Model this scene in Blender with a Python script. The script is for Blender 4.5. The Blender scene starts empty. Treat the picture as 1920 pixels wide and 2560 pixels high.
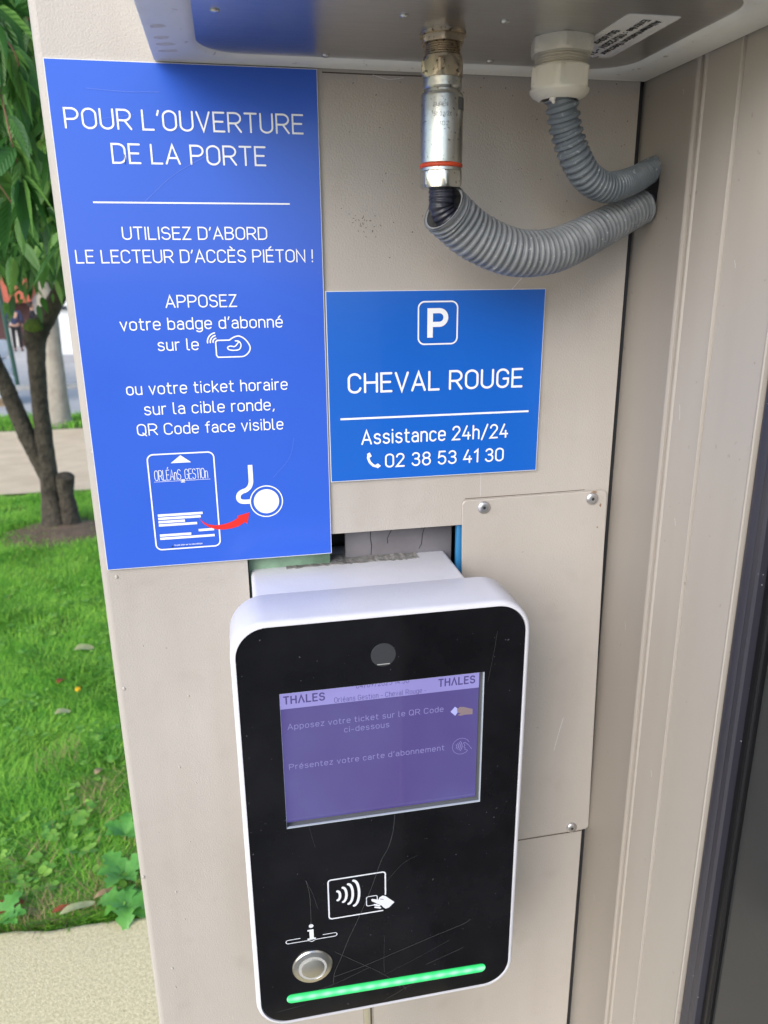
import bpy, bmesh, math, random
import numpy as np
from mathutils import Vector, Matrix, Euler
random.seed(7); RNG = np.random.default_rng(11)
SC = bpy.context.scene; COL = SC.collection
PI = math.pi

# ------------------------------------------------------------------ camera, light, exposure
cam = bpy.data.cameras.new('camera'); camo = bpy.data.objects.new('camera', cam); COL.objects.link(camo)
cam.sensor_fit = 'VERTICAL'; cam.sensor_height = 36; cam.lens = 26.644
cam.clip_start = 0.02; cam.clip_end = 900
_r = Vector((0.98082827, -0.19471644, -0.00784163)); _d = Vector((-0.06586399, -0.29336262, -0.95372968)); _f = Vector((0.18340622, 0.93596151, -0.30056314))
M = Matrix((( _r.x, -_d.x, -_f.x, 0.1208), (_r.y, -_d.y, -_f.y, -0.6652), (_r.z, -_d.z, -_f.z, 1.5482), (0, 0, 0, 1)))
camo.matrix_world = M
cam.dof.use_dof = True; cam.dof.focus_distance = 0.66; cam.dof.aperture_fstop = 10.0
SC.camera = camo

SUN_TO = Vector((-0.56, -0.61, 0.54)).normalized()
W = bpy.data.worlds.new('World'); SC.world = W; W.use_nodes = True
nt = W.node_tree; bg = nt.nodes['Background']
sky = nt.nodes.new('ShaderNodeTexSky'); sky.sky_type = 'NISHITA'; sky.sun_disc = False
sky.sun_elevation = math.asin(SUN_TO.z); sky.sun_rotation = math.atan2(SUN_TO.x, SUN_TO.y)
sky.air_density = 1.0; sky.dust_density = 1.0; sky.ozone_density = 1.0
nt.links.new(sky.outputs[0], bg.inputs[0]); bg.inputs[1].default_value = 0.15
sl = bpy.data.lights.new('sun', 'SUN'); slo = bpy.data.objects.new('sun', sl); COL.objects.link(slo)
sl.energy = 1.25; sl.angle = math.radians(40); sl.color = (1.0, 0.95, 0.89)
slo.rotation_euler = SUN_TO.to_track_quat('Z', 'Y').to_euler()
SC.view_settings.view_transform = 'Standard'; SC.view_settings.look = 'None'
SC.view_settings.exposure = 1.0; SC.view_settings.gamma = 1

# ------------------------------------------------------------------ materials
def srgb(r, g, b):
    f = lambda c: (c/255/12.92) if c/255 <= .04045 else ((c/255+.055)/1.055)**2.4
    return (f(r), f(g), f(b))
def mat(name, base, rough=.5, metal=0, var=None, vscale=8, vdetail=4, bump=0, bscale=300, bdist=.001, emit=None, estr=1,
        coat=0, spec=.5, stretch=None, island=0, transl=0, rvar=0):
    m = bpy.data.materials.new(name); m.use_nodes = True; n = m.node_tree.nodes; l = m.node_tree.links
    p = n['Principled BSDF']
    p.inputs['Base Color'].default_value = (*base, 1); p.inputs['Roughness'].default_value = rough
    p.inputs['Metallic'].default_value = metal; p.inputs['Coat Weight'].default_value = coat
    p.inputs['Coat Roughness'].default_value = .04
    p.inputs['Specular IOR Level'].default_value = spec
    tc = n.new('ShaderNodeTexCoord'); vec = tc.outputs['Object']
    if stretch:
        mp = n.new('ShaderNodeMapping'); mp.inputs['Scale'].default_value = stretch; l.new(vec, mp.inputs[0]); vec = mp.outputs[0]
    col = None
    if var:
        t = n.new('ShaderNodeTexNoise'); t.inputs['Scale'].default_value = vscale; t.inputs['Detail'].default_value = vdetail; t.inputs['Roughness'].default_value = .62
        l.new(vec, t.inputs['Vector'])
        r = n.new('ShaderNodeValToRGB'); l.new(t.outputs[0], r.inputs[0])
        r.color_ramp.elements[0].position = .36; r.color_ramp.elements[1].position = .64
        r.color_ramp.elements[0].color = (*base, 1); r.color_ramp.elements[1].color = (*var, 1)
        col = r.outputs[0]
        if rvar:
            mr = n.new('ShaderNodeMapRange'); l.new(t.outputs[0], mr.inputs[0]); mr.inputs[1].default_value = .3; mr.inputs[2].default_value = .7
            mr.inputs[3].default_value = max(rough-rvar, .02); mr.inputs[4].default_value = rough+rvar; l.new(mr.outputs[0], p.inputs['Roughness'])
    if island:
        g = n.new('ShaderNodeNewGeometry'); hs = n.new('ShaderNodeHueSaturation')
        mr = n.new('ShaderNodeMapRange'); l.new(g.outputs['Random Per Island'], mr.inputs[0]); mr.inputs[3].default_value = 1-island; mr.inputs[4].default_value = 1+island
        mh = n.new('ShaderNodeMapRange'); l.new(g.outputs['Random Per Island'], mh.inputs[0]); mh.inputs[3].default_value = .525; mh.inputs[4].default_value = .475
        l.new(mr.outputs[0], hs.inputs['Value']); l.new(mh.outputs[0], hs.inputs['Hue'])
        if col: l.new(col, hs.inputs['Color'])
        else: hs.inputs['Color'].default_value = (*base, 1)
        col = hs.outputs[0]
    if col: l.new(col, p.inputs['Base Color'])
    if bump:
        t2 = n.new('ShaderNodeTexNoise'); t2.inputs['Scale'].default_value = bscale; t2.inputs['Detail'].default_value = 3
        l.new(vec, t2.inputs['Vector']); b = n.new('ShaderNodeBump'); b.inputs['Strength'].default_value = bump; b.inputs['Distance'].default_value = bdist
        l.new(t2.outputs[0], b.inputs['Height']); l.new(b.outputs[0], p.inputs['Normal'])
    if emit:
        p.inputs['Emission Color'].default_value = (*emit, 1); p.inputs['Emission Strength'].default_value = estr
    if transl:
        ts = n.new('ShaderNodeBsdfTranslucent'); mx = n.new('ShaderNodeMixShader'); mx.inputs[0].default_value = transl
        if col: l.new(col, ts.inputs[0])
        else: ts.inputs[0].default_value = (*base, 1)
        l.new(p.outputs[0], mx.inputs[1]); l.new(ts.outputs[0], mx.inputs[2]); l.new(mx.outputs[0], n['Material Output'].inputs[0])
    return m
MT = {}
def grit(m, scale, lo, hi, dark, amount, st=None):   # sparse specks of dirt over a material's colour
    n = m.node_tree.nodes; l = m.node_tree.links; p = n['Principled BSDF']
    tc = n.new('ShaderNodeTexCoord'); t = n.new('ShaderNodeTexNoise'); t.inputs['Scale'].default_value = scale; t.inputs['Detail'].default_value = 2
    mp = n.new('ShaderNodeMapping'); mp.inputs['Scale'].default_value = st or (1, 1, 1); l.new(tc.outputs['Object'], mp.inputs[0]); l.new(mp.outputs[0], t.inputs['Vector'])
    mr = n.new('ShaderNodeMapRange'); mr.inputs[1].default_value = lo; mr.inputs[2].default_value = hi; mr.inputs[4].default_value = amount; l.new(t.outputs[0], mr.inputs[0])
    mx = n.new('ShaderNodeMix'); mx.data_type = 'RGBA'; l.new(mr.outputs[0], mx.inputs[0])
    src = p.inputs['Base Color'].links
    if src: l.new(src[0].from_socket, mx.inputs[6])
    else: mx.inputs[6].default_value = p.inputs['Base Color'].default_value
    mx.inputs[7].default_value = (*dark, 1); l.new(mx.outputs[2], p.inputs['Base Color']); return m
MT['wall'] = grit(mat('beige_paint', (.430, .392, .354), .48, var=(.455, .418, .379), vscale=5, bump=.55, bscale=620, bdist=.0007), 150, .75, .80, (.2, .16, .13), .45)
grit(MT['wall'], 5, .48, .80, (.26, .215, .17), .16, (5, 5, .5)); grit(MT['wall'], 3.6, .46, .74, (.30, .25, .20), .24); grit(MT['wall'], 26, .60, .80, (.24, .19, .14), .18)
MT['jamb'] = grit(mat('jamb_paint', (.35, .315, .278), .42, var=(.375, .34, .30), vscale=4, bump=.1, bscale=600, bdist=.0004, stretch=(1, 1, .25)), 140, .72, .78, (.2, .16, .13), .5)
grit(MT['jamb'], 5, .48, .8, (.22, .17, .13), .13, (1, 5, .4))
MT['box'] = grit(mat('grey_white_paint', (.83, .82, .78), .4, var=(.77, .76, .71), vscale=20, bump=.1, bscale=500, bdist=.0005), 160, .68, .76, (.22, .16, .1), .6)
MT['steel_plate'] = mat('brushed_steel', (.67, .66, .66), .30, 1, var=(.56, .555, .555), vscale=30, stretch=(1.2, 60, 60), bump=.12, bscale=40, bdist=.0003)
MT['sign_a'] = mat('sign_blue_violet', (.033, .112, .58), .22, var=(.036, .12, .61), vscale=3, bump=.05, bscale=220, bdist=.0006, coat=.10, rvar=.08, spec=.3)
MT['sign_b'] = mat('sign_blue', (.006, .112, .52), .22, var=(.007, .12, .55), vscale=3, bump=.09, bscale=260, bdist=.0006, coat=.3, rvar=.08)
MT['edge'] = mat('sign_edge', (.7, .72, .75), .5)
MT['print'] = mat('white_print', (.86, .87, .90), .4)
MT['red'] = mat('red_print', (.75, .02, .015), .4)
MT['black_ink'] = mat('black_ink', (.015, .015, .018), .5)
MT['reader'] = mat('reader_white', (.66, .657, .70), .36, var=(.62, .617, .66), vscale=14, bump=.28, bscale=520, bdist=.0005)
MT['glass_black'] = grit(mat('black_gloss', (.0048, .0048, .006), .09, var=(.009, .009, .011), vscale=14, rvar=.07, spec=.2), 330, .755, .78, (.2, .2, .23), .45)
MT['lens'] = mat('lens_grey', (.035, .036, .04), .12, spec=.8)
MT['scratch'] = mat('scratch_grey', (.10, .10, .105), .5)
MT['pict'] = mat('pictogram_white', (.72, .74, .80), .35)
MT['steel'] = mat('button_steel', (.62, .61, .57), .3, 1, var=(.52, .51, .48), vscale=60, bump=.05, bscale=400, bdist=.0002)
MT['steel_disc'] = mat('button_disc', (.55, .54, .50), .42, 1)
MT['ring_grey'] = mat('button_ring', (.42, .42, .40), .35)
MT['zinc'] = grit(mat('zinc_plated', (.60, .60, .56), .3, 1, var=(.50, .49, .44), vscale=45, bump=.22, bscale=260, bdist=.0006), 420, .64, .70, (.10, .08, .05), .8)
MT['brass'] = grit(mat('nickel_brass', (.60, .50, .36), .34, 1, var=(.46, .39, .29), vscale=50, bump=.15, bscale=260, bdist=.0005), 380, .60, .68, (.08, .06, .04), .85)
MT['oring'] = mat('orange_rubber', (.55, .055, .012), .5)
MT['gland'] = grit(mat('cream_plastic', (.62, .58, .47), .45, var=(.66, .63, .54), vscale=30, bump=.06, bscale=300, bdist=.0004), 300, .68, .76, (.30, .17, .08), .5)
MT['hose'] = grit(mat('grey_hose', (.155, .165, .175), .42, var=(.22, .23, .238), vscale=40, bump=.12, bscale=500, bdist=.0004), 300, .66, .76, (.62, .62, .6), .55)
MT['hose_b'] = grit(mat('dark_grey_hose', (.115, .135, .150), .36, var=(.15, .17, .185), vscale=40, bump=.12, bscale=500, bdist=.0004), 300, .64, .74, (.55, .56, .56), .6)
MT['hose_in'] = mat('hose_inside', (.25, .25, .25), .6)
MT['cable'] = mat('black_cable', (.014, .015, .022), .35, var=(.03, .03, .045), vscale=120, bump=.3, bscale=300, bdist=.0008)
MT['dark'] = mat('dark_cavity', (.014, .014, .018), .6)
MT['plate_grey'] = mat('recess_grey', (.17, .16, .175), .5, var=(.13, .12, .13), vscale=18, bump=.1, bscale=200)
MT['green_board'] = mat('green_board', (.22, .36, .24), .45, var=(.12, .20, .13), vscale=28, vdetail=6)
MT['blue_tape'] = mat('blue_plastic', (.02, .17, .38), .4)
MT['foam'] = mat('grey_foam', (.17, .165, .155), .9, var=(.27, .26, .25), vscale=160, bump=.8, bscale=300, bdist=.002)
MT['rivet'] = mat('rivet_alu', (.62, .62, .64), .38, 1)
MT['rivet_hole'] = mat('rivet_hole', (.02, .02, .02), .6)
MT['sticker'] = mat('sticker_paper', (.70, .69, .68), .5)
MT['gasket'] = grit(mat('rubber_gasket', (.030, .029, .040), .38, var=(.042, .041, .052), vscale=12, stretch=(1, 1, .15), bump=.1, bscale=300), 230, .755, .79, (.5, .5, .5), .6)
MT['rubber_black'] = mat('rubber_black', (.006, .006, .007), .35)
MT['pane'] = mat('tinted_glass', (.030, .031, .030), .16, spec=.55, var=(.036, .037, .037), vscale=2)
MT['rust_pale'] = mat('rust_pale', (.60, .55, .48), .6, var=(.70, .67, .61), vscale=200)
MT['rust'] = mat('rust_stain', (.22, .13, .07), .7, var=(.36, .27, .19), vscale=150)
MT['drip'] = mat('paint_blister', (.45, .41, .36), .35)

# ------------------------------------------------------------------ mesh helpers
class MB:
    def __init__(s): s.v = []; s.f = []
    def add(s, vs, fs):
        o = len(s.v); s.v += [tuple(v) for v in vs]; s.f += [tuple(i+o for i in f) for f in fs]; return s
    def build(s, name, m, parent=None, smooth=35):
        me = bpy.data.meshes.new(name); me.from_pydata(s.v, [], s.f); me.update()
        return link(name, me, m, parent, smooth)
def link(name, me, m, parent=None, smooth=35):
    if m is not None: me.materials.append(MT[m] if isinstance(m, str) else m)
    if smooth:
        me.polygons.foreach_set('use_smooth', [True]*len(me.polygons)); me.set_sharp_from_angle(angle=math.radians(smooth))
    o = bpy.data.objects.new(name, me); COL.objects.link(o)
    if parent is not None: o.parent = parent; o.matrix_parent_inverse = Matrix.Translation(-parent.location) if parent.type == 'EMPTY' else Matrix.Identity(4)
    return o
def arr_mesh(name, V, F, m, parent=None, smooth=0, uv=None):
    me = bpy.data.meshes.new(name); nv = len(V); nf, k = F.shape
    me.vertices.add(nv); me.vertices.foreach_set('co', V.astype('f4').ravel())
    me.loops.add(nf*k); me.loops.foreach_set('vertex_index', F.astype('i4').ravel())
    me.polygons.add(nf); me.polygons.foreach_set('loop_start', (np.arange(nf)*k).astype('i4'))
    if uv is not None:
        u = me.uv_layers.new(name='UVMap'); u.data.foreach_set('uv', uv[F.ravel()].astype('f4').ravel())
    me.update(calc_edges=True); me.validate()
    if smooth: me.polygons.foreach_set('use_smooth', [True]*nf)
    me.materials.append(MT[m]); o = bpy.data.objects.new(name, me); COL.objects.link(o)
    if parent is not None: o.parent = parent; o.matrix_parent_inverse = Matrix.Translation(-parent.location) if parent.type == 'EMPTY' else Matrix.Identity(4)
    return o
def tag(o, label=None, cat=None, group=None, kind=None):
    if label: o['label'] = label
    if cat: o['category'] = cat
    if group: o['group'] = group
    if kind: o['kind'] = kind
    return o
def thing(name, label, cat, loc=(0, 0, 0), group=None):
    o = bpy.data.objects.new(name, None); COL.objects.link(o); o.location = loc; o.empty_display_size = .05
    return tag(o, label, cat, group)
def rbox(mb, x0, x1, y0, y1, z0, z1, b=0, seg=2):
    bm = bmesh.new(); bmesh.ops.create_cube(bm, size=1)
    for v in bm.verts: v.co = Vector(((x0+x1)/2+v.co.x*(x1-x0), (y0+y1)/2+v.co.y*(y1-y0), (z0+z1)/2+v.co.z*(z1-z0)))
    if b: bmesh.ops.bevel(bm, geom=bm.edges[:], offset=b, segments=seg, profile=.5, affect='EDGES')
    bm.verts.index_update(); mb.add([v.co for v in bm.verts], [[v.index for v in f.verts] for f in bm.faces]); bm.free(); return mb
def rrect(x0, x1, z0, z1, r, n=8):      # ccw seen from -y
    P = []
    for cx, cz, a in ((x1-r, z0+r, -90), (x1-r, z1-r, 0), (x0+r, z1-r, 90), (x0+r, z0+r, 180)):
        for i in range(n+1):
            t = math.radians(a+90*i/n); P.append((cx+r*math.cos(t), cz+r*math.sin(t)))
    return P
def loft(mb, loops, cap0=False, cap1=False, closed=True):
    n = len(loops[0]); vs = [p for L in loops for p in L]; fs = []
    for i in range(len(loops)-1):
        for j in range(n if closed else n-1):
            a, b = i*n+j, i*n+(j+1) % n; fs.append((a, b, b+n, a+n))
    if cap0: fs.append(tuple(reversed(range(n))))
    if cap1: fs.append(tuple((len(loops)-1)*n+j for j in range(n)))
    return mb.add(vs, fs)
def plate(mb, outer, holes, fm, d0, d1):    # flat plate with holes; fm(a,b,d) -> point
    for L in [outer]+holes:
        loft(mb, [[fm(a, b, d1) for a, b in L], [fm(a, b, d0) for a, b in L]])
    for d in (d0, d1):
        bm = bmesh.new(); ed = []
        for L in [outer]+holes:
            vs = [bm.verts.new(fm(a, b, d)) for a, b in L]
            ed += [bm.edges.new((vs[i], vs[(i+1) % len(vs)])) for i in range(len(vs))]
        bmesh.ops.triangle_fill(bm, edges=ed, use_beauty=True, use_dissolve=False)
        bm.verts.index_update(); mb.add([v.co for v in bm.verts], [[v.index for v in f.verts] for f in bm.faces]); bm.free()
    return mb
def lathe(mb, cx, cy, prof, n=40, cap0=True, cap1=True):     # prof: (z, r) or (z, r, hexR, hexphase)
    loops = []
    for p in prof:
        L = []
        for k in range(n):
            t = 2*PI*k/n; r = p[1]
            if len(p) > 2:
                u = ((t-p[3]) % (PI/3))-PI/6; r = min(r, p[2]*math.cos(PI/6)/math.cos(u))
            L.append((cx+r*math.cos(t), cy+r*math.sin(t), p[0]))
        loops.append(L)
    return loft(mb, loops, cap0, cap1)
def spline(pts, n):
    P = [Vector(p) for p in pts]; P = [P[0]*2-P[1]]+P+[P[-1]*2-P[-2]]; out = []
    m = len(P)-3
    for i in range(n+1):
        u = i/n*m; k = min(int(u), m-1); t = u-k; a, b, c, d = P[k:k+4]
        out.append(.5*((2*b)+(c-a)*t+(2*a-5*b+4*c-d)*t*t+(3*b-a-3*c+d)*t**3))
    return out
def tube(mb, pts, rad, n=14, cap=True, samples=None, jit=0):
    """pts: (x,y,z) list; rad: list at pts or f(s) of arc length"""
    C = spline(pts, samples or (len(pts)-1)*6); S = [0]
    for a, b in zip(C, C[1:]): S.append(S[-1]+(b-a).length)
    up = None; loops = []
    for i, c in enumerate(C):
        t = (C[min(i+1, len(C)-1)]-C[max(i-1, 0)]).normalized()
        if up is None: up = t.orthogonal().normalized()
        up = (up-t*up.dot(t)).normalized(); w = t.cross(up)
        if callable(rad): r = rad(S[i])
        else:
            u = i/(len(C)-1)*(len(rad)-1); k = min(int(u), len(rad)-2); r = rad[k]+(rad[k+1]-rad[k])*(u-k)
        loops.append([c+(up*math.cos(2*PI*k/n)+w*math.sin(2*PI*k/n))*r*(1+(random.uniform(-jit, jit) if jit else 0)) for k in range(n)])
    return loft(mb, loops, cap, cap)

# ------------------------------------------------------------------ stroke lettering
def oval(w, h): return f"m{w} {h/2} l{w} {h-w/2} a{w/2} {h-w/2} {w/2} {w/2} 0 180 l0 {w/2} a{w/2} {w/2} {w/2} {w/2} 180 360 l{w} {h/2}"
P_ = "m0 0 l0 1 l.3 1 a.3 .725 .27 .275 90 -90 l0 .45"
S_ = "a.27 .755 .25 .245 20 250 a.27 .265 .27 .265 70 -160"
s_ = "a.2 .55 .18 .17 20 250 a.2 .185 .2 .185 70 -160"
n_ = "m0 .72 l0 0 m0 .5 a.2 .5 .2 .22 180 0 l.4 0"
d_ = "m.43 .5 a.215 .5 .215 .22 0 180 l0 .22 a.215 .22 .215 .22 180 360"
e_ = "m0 .37 l.43 .37 l.43 .5 a.215 .5 .215 .22 0 180 l0 .22 a.215 .22 .215 .22 180 325"
G = {
 'A': (.62, "m0 0 l.31 1 l.62 0 m.1 .31 l.52 .31"), 'B': (.55, "m0 0 l0 1 l.3 1 a.3 .77 .22 .23 90 -90 l0 .54 m.3 .54 a.3 .27 .25 .27 90 -90 l0 0"),
 'C': (.55, "a.275 .73 .275 .27 10 180 l0 .27 a.275 .27 .275 .27 180 350"), 'D': (.57, "m0 0 l0 1 l.28 1 a.28 .71 .29 .29 90 0 l.57 .29 a.28 .29 .29 .29 0 -90 l0 0"),
 'E': (.48, "m.48 1 l0 1 l0 0 l.48 0 m0 .52 l.42 .52"), 'F': (.46, "m.46 1 l0 1 l0 0 m0 .5 l.4 .5"),
 'G': (.57, "a.285 .73 .275 .27 10 180 l.01 .27 a.285 .27 .275 .27 180 360 l.56 .48 l.33 .48"), 'H': (.57, "m0 0 l0 1 m.57 0 l.57 1 m0 .52 l.57 .52"),
 'I': (.02, "m.01 0 l.01 1"), 'L': (.47, "m0 1 l0 0 l.47 0"), 'M': (.72, "m0 0 l0 1 l.36 .35 l.72 1 l.72 0"), 'N': (.58, "m0 0 l0 1 l.58 0 l.58 1"),
 'O': (.58, oval(.58, 1)), 'P': (.57, P_), 'Q': (.6, oval(.58, 1)+" m.36 .2 l.6 -.05"), 'R': (.58, P_+" m.3 .45 l.58 0"), 'S': (.54, S_),
 'T': (.54, "m0 1 l.54 1 m.27 1 l.27 0"), 'U': (.56, "m0 1 l0 .28 a.28 .28 .28 .28 180 360 l.56 1"), 'V': (.58, "m0 1 l.29 0 l.58 1"),
 'X': (.56, "m0 0 l.56 1 m0 1 l.56 0"), 'Z': (.52, "m.02 1 l.5 1 l0 0 l.52 0"), 'Λ': (.62, "m0 0 l.31 1 l.62 0"),
 'a': (.41, "a.205 .5 .19 .22 155 0 l.405 0 m.405 .42 l.17 .42 a.17 .21 .17 .21 90 270 l.25 0 l.405 .1"), 'b': (.43, "m0 1 l0 0 m0 .5 a.215 .5 .215 .22 180 0 l.43 .22 a.215 .22 .215 .22 0 -180"),
 'c': (.40, "a.21 .5 .21 .22 30 180 l0 .22 a.21 .22 .21 .22 180 330"), 'd': (.43, "m.43 1 l.43 0 "+d_), 'e': (.43, e_),
 'f': (.28, "a.28 .82 .16 .18 85 180 l.12 0 m0 .7 l.27 .7"), 'g': (.43, "m.43 .72 l.43 -.06 a.215 -.06 .215 .2 0 -145 "+d_),
 'h': (.40, "m0 1 l0 0 m0 .5 a.2 .5 .2 .22 180 0 l.4 0"), 'i': (.03, "m.01 .72 l.01 0 m.01 .95 l.01 .99"), 'j': (.1, "m.08 .72 l.08 -.1 m.08 .95 l.08 .99"),
 'k': (.40, "m0 1 l0 0 m.37 .72 l0 .27 m.13 .42 l.4 0"), 'l': (.14, "m0 1 l0 .12 a.12 .12 .12 .12 180 270 l.14 0"),
 'm': (.66, "m0 .72 l0 0 m0 .52 a.165 .52 .165 .2 180 0 l.33 0 m.33 .52 a.495 .52 .165 .2 180 0 l.66 0"), 'n': (.40, n_),
 'o': (.43, oval(.43, .72)), 'p': (.43, "m0 .72 l0 -.26 m0 .5 a.215 .5 .215 .22 180 0 l.43 .22 a.215 .22 .215 .22 0 -180"), 'q': (.43, "m.43 .72 l.43 -.26 "+d_),
 'r': (.25, "m0 .72 l0 0 m0 .48 a.2 .48 .2 .24 180 75"), 's': (.4, s_), 't': (.29, "m.09 .95 l.09 .15 a.24 .15 .15 .15 180 270 l.29 0 m0 .7 l.28 .7"),
 'u': (.40, "m0 .72 l0 .22 a.2 .22 .2 .22 180 360 m.4 .72 l.4 0"), 'v': (.42, "m0 .72 l.21 0 l.42 .72"), 'z': (.38, "m0 .72 l.37 .72 l0 0 l.38 0"), 'x': (.4, "m0 0 l.4 .72 m0 .72 l.4 0"),
 '0': (.5, oval(.5, 1)), '1': (.22, "m0 .8 l.21 1 l.21 0"), '2': (.5, "a.25 .75 .23 .25 175 -38 l0 0 l.5 0"), '3': (.5, "a.245 .765 .22 .235 160 -75 l.2 .535 m.3 .54 a.245 .27 .25 .27 80 -160"),
 '4': (.52, "m.28 1 l0 .27 l.52 .27 m.39 .5 l.39 0"), '5': (.5, "m.46 1 l.08 1 l.04 .54 a.25 .32 .25 .32 125 -150"), '6': (.5, "m.34 1 l.05 .45 m.5 .3 a.25 .3 .25 .3 0 360"),
 '8': (.5, "m.47 .77 a.25 .77 .22 .23 0 360 m.5 .28 a.25 .28 .25 .28 0 360"), '9': (.5, "m.16 0 l.45 .55 m.5 .7 a.25 .7 .25 .3 0 360"),
 "'": (.06, "m.06 1 l.0 .78"), '.': (.04, "m.02 0 l.02 .03"), ',': (.08, "m.07 .05 l0 -.14"), ':': (.04, "m.02 .03 l.02 .06 m.02 .55 l.02 .58"), '!': (.04, "m.02 1 l.02 .28 m.02 0 l.02 .04"),
 '/': (.4, "m0 -.1 l.4 1.05"), '-': (.3, "m0 .36 l.28 .36"), '_': (.45, "m0 -.02 l.45 -.02"), '~': (.4, "m0 .4 l.12 .48 l.28 .36 l.4 .44"),
}
G['é'] = (.43, e_+" m.18 .85 l.3 1.02"); G['É'] = (.48, G['E'][1]+" m.2 1.13 l.34 1.28"); G['È'] = (.48, G['E'][1]+" m.3 1.13 l.16 1.28")
def parse(path):
    out = []; cur = None; tk = path.replace('m', ' m ').replace('l', ' l ').replace('a', ' a ').split(); i = 0; fresh = True
    while i < len(tk):
        c = tk[i]
        if c == 'm': cur = [(float(tk[i+1]), float(tk[i+2]))]; out.append(cur); i += 3
        elif c == 'l': cur.append((float(tk[i+1]), float(tk[i+2]))); i += 3
        else:
            cx, cy, rx, ry, a0, a1 = map(float, tk[i+1:i+7]); n = max(3, int(abs(a1-a0)/12))
            if cur is None: cur = []; out.append(cur)
            for k in range(n+1):
                t = math.radians(a0+(a1-a0)*k/n); q = (cx+rx*math.cos(t), cy+ry*math.sin(t))
                if not cur or math.hypot(q[0]-cur[-1][0], q[1]-cur[-1][1]) > 1e-4: cur.append(q)
            i += 7
    return out
def stroke(mb, pts, w, fm, h, caps=True):
    P = [pts[0]]
    for p in pts[1:]:
        if math.hypot(p[0]-P[-1][0], p[1]-P[-1][1]) > 1e-6: P.append(p)
    if len(P) < 2: return
    closed = len(P) > 3 and math.hypot(P[0][0]-P[-1][0], P[0][1]-P[-1][1]) < w*.25
    if closed: P = P[:-1]
    n = len(P); hw = w/2; L = []; R = []
    for i in range(n):
        a = P[i-1] if (i > 0 or closed) else None; b = P[(i+1) % n] if (i < n-1 or closed) else None; p = P[i]
        def nrm(u, v):
            d = math.hypot(v[0]-u[0], v[1]-u[1]) or 1; return (-(v[1]-u[1])/d, (v[0]-u[0])/d)
        if a and b:
            n0, n1 = nrm(a, p), nrm(p, b); m = (n0[0]+n1[0], n0[1]+n1[1]); q = math.hypot(*m) or 1e-6; m = (m[0]/q, m[1]/q)
            s = hw/max(m[0]*n0[0]+m[1]*n0[1], .42)
        else:
            m = nrm(a, p) if a else nrm(p, b); s = hw
        L.append((p[0]+m[0]*s, p[1]+m[1]*s)); R.append((p[0]-m[0]*s, p[1]-m[1]*s))
    dh = 3e-6; vs = [fm(x, y, h+dh*i) for i, (x, y) in enumerate(L)]+[fm(x, y, h+dh*i) for i, (x, y) in enumerate(R)]; fs = [(i, (i+1) % n, n+(i+1) % n, n+i) for i in range(n if closed else n-1)]
    fs = [tuple(reversed(f)) for f in fs]
    mb.add(vs, fs)
    if caps and not closed:
        for p, l, r, q, hh in ((P[0], L[0], R[0], P[1], h), (P[-1], R[-1], L[-1], P[-2], h+dh*(n-1))):
            a0 = math.atan2(l[1]-p[1], l[0]-p[0]); cs = [fm(*l, hh)]
            for k in range(1, 5): t = a0+PI*k/5; cs.append(fm(p[0]+hw*math.cos(t), p[1]+hw*math.sin(t), hh))
            cs.append(fm(*r, hh)); mb.add(cs, [tuple(range(len(cs)))])
HEPS = 6e-6
def text(mb, s, x0, x1, base, cap, t, fm, slope=0, track=.2, h0=2e-4):
    """stroke text fitted between x0 and x1; t = stroke width in metres"""
    cur = 0; pl = []
    for ch in s:
        if ch == ' ': cur += .34; continue
        pl.append((cur, G[ch][1])); cur += G[ch][0]+track
    wid = cur-track; sx = (x1-x0-t)/wid; sy = cap-t; k = 0
    for off, path in pl:
        for st in parse(path):
            pts = [(x0+t/2+(off+a)*sx, base+t/2+b*sy+slope*(off+a)*sx) for a, b in st]
            stroke(mb, pts, t, fm, h0+HEPS*k); k = (k+1) % 25
def sm(P, k=5): return [(v.x, v.y) for v in spline([(a, b, 0) for a, b in P], (len(P)-1)*k)]
def poly(mb, pts, fm, h): mb.add([fm(a, b, h) for a, b in pts], [tuple(range(len(pts)))])
def bar(mb, x0, x1, z, t, fm, h): poly(mb, [(x0, z-t/2), (x1, z-t/2), (x1, z+t/2), (x0, z+t/2)], fm, h)
def circ(cx, cz, r, n=40, a0=0, a1=360):
    return [(cx+r*math.cos(math.radians(a0+(a1-a0)*i/n)), cz+r*math.sin(math.radians(a0+(a1-a0)*i/n))) for i in range(n+1)]
def on_y(Y): return lambda a, b, h: (a, Y-h, b)

# ------------------------------------------------------------------ the cabinet wall
def lean(z): return (1.70-z)*.0071          # the cabinet's right edge and the door jamb lean a little
cab = thing('cabinet', 'beige painted metal cabinet wall carrying the two blue signs and the reader', 'cabinet', (.2, 0, 0))
mb = MB()
zt, zb = 2.45, 0.02
PE = lambda z: .4755+.85*lean(z)
outer = [(-.0005, zb), (PE(zb), zb), (PE(zt), zt), (-.0005, zt)]
hole = [(.1225, .90), (.1225, 1.3165), (.345, 1.3165), (.345, .90)]
plate(mb, outer, [hole], lambda a, b, d: (a, d, b), 0.0, .0022)
loops = []                                   # rounded left edge and the left flank going back
for z in (zb, zt):
    L = [(-.0005, 0, z)]
    for i in range(1, 8): t = PI/2*i/7; L.append((-.0005-.0065*math.sin(t), .0065-.0065*math.cos(t), z))
    L += [(-.007, .42, z), (.40, .42, z)]; loops.append(L)
loft(mb, loops, closed=False)
mb.add([(PE(zb), .0022, zb), (PE(zb), .03, zb), (PE(zt), .03, zt), (PE(zt), .0022, zt)], [(0, 1, 2, 3)])
panel = mb.build('wall_panel', 'wall', cab)
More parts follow.
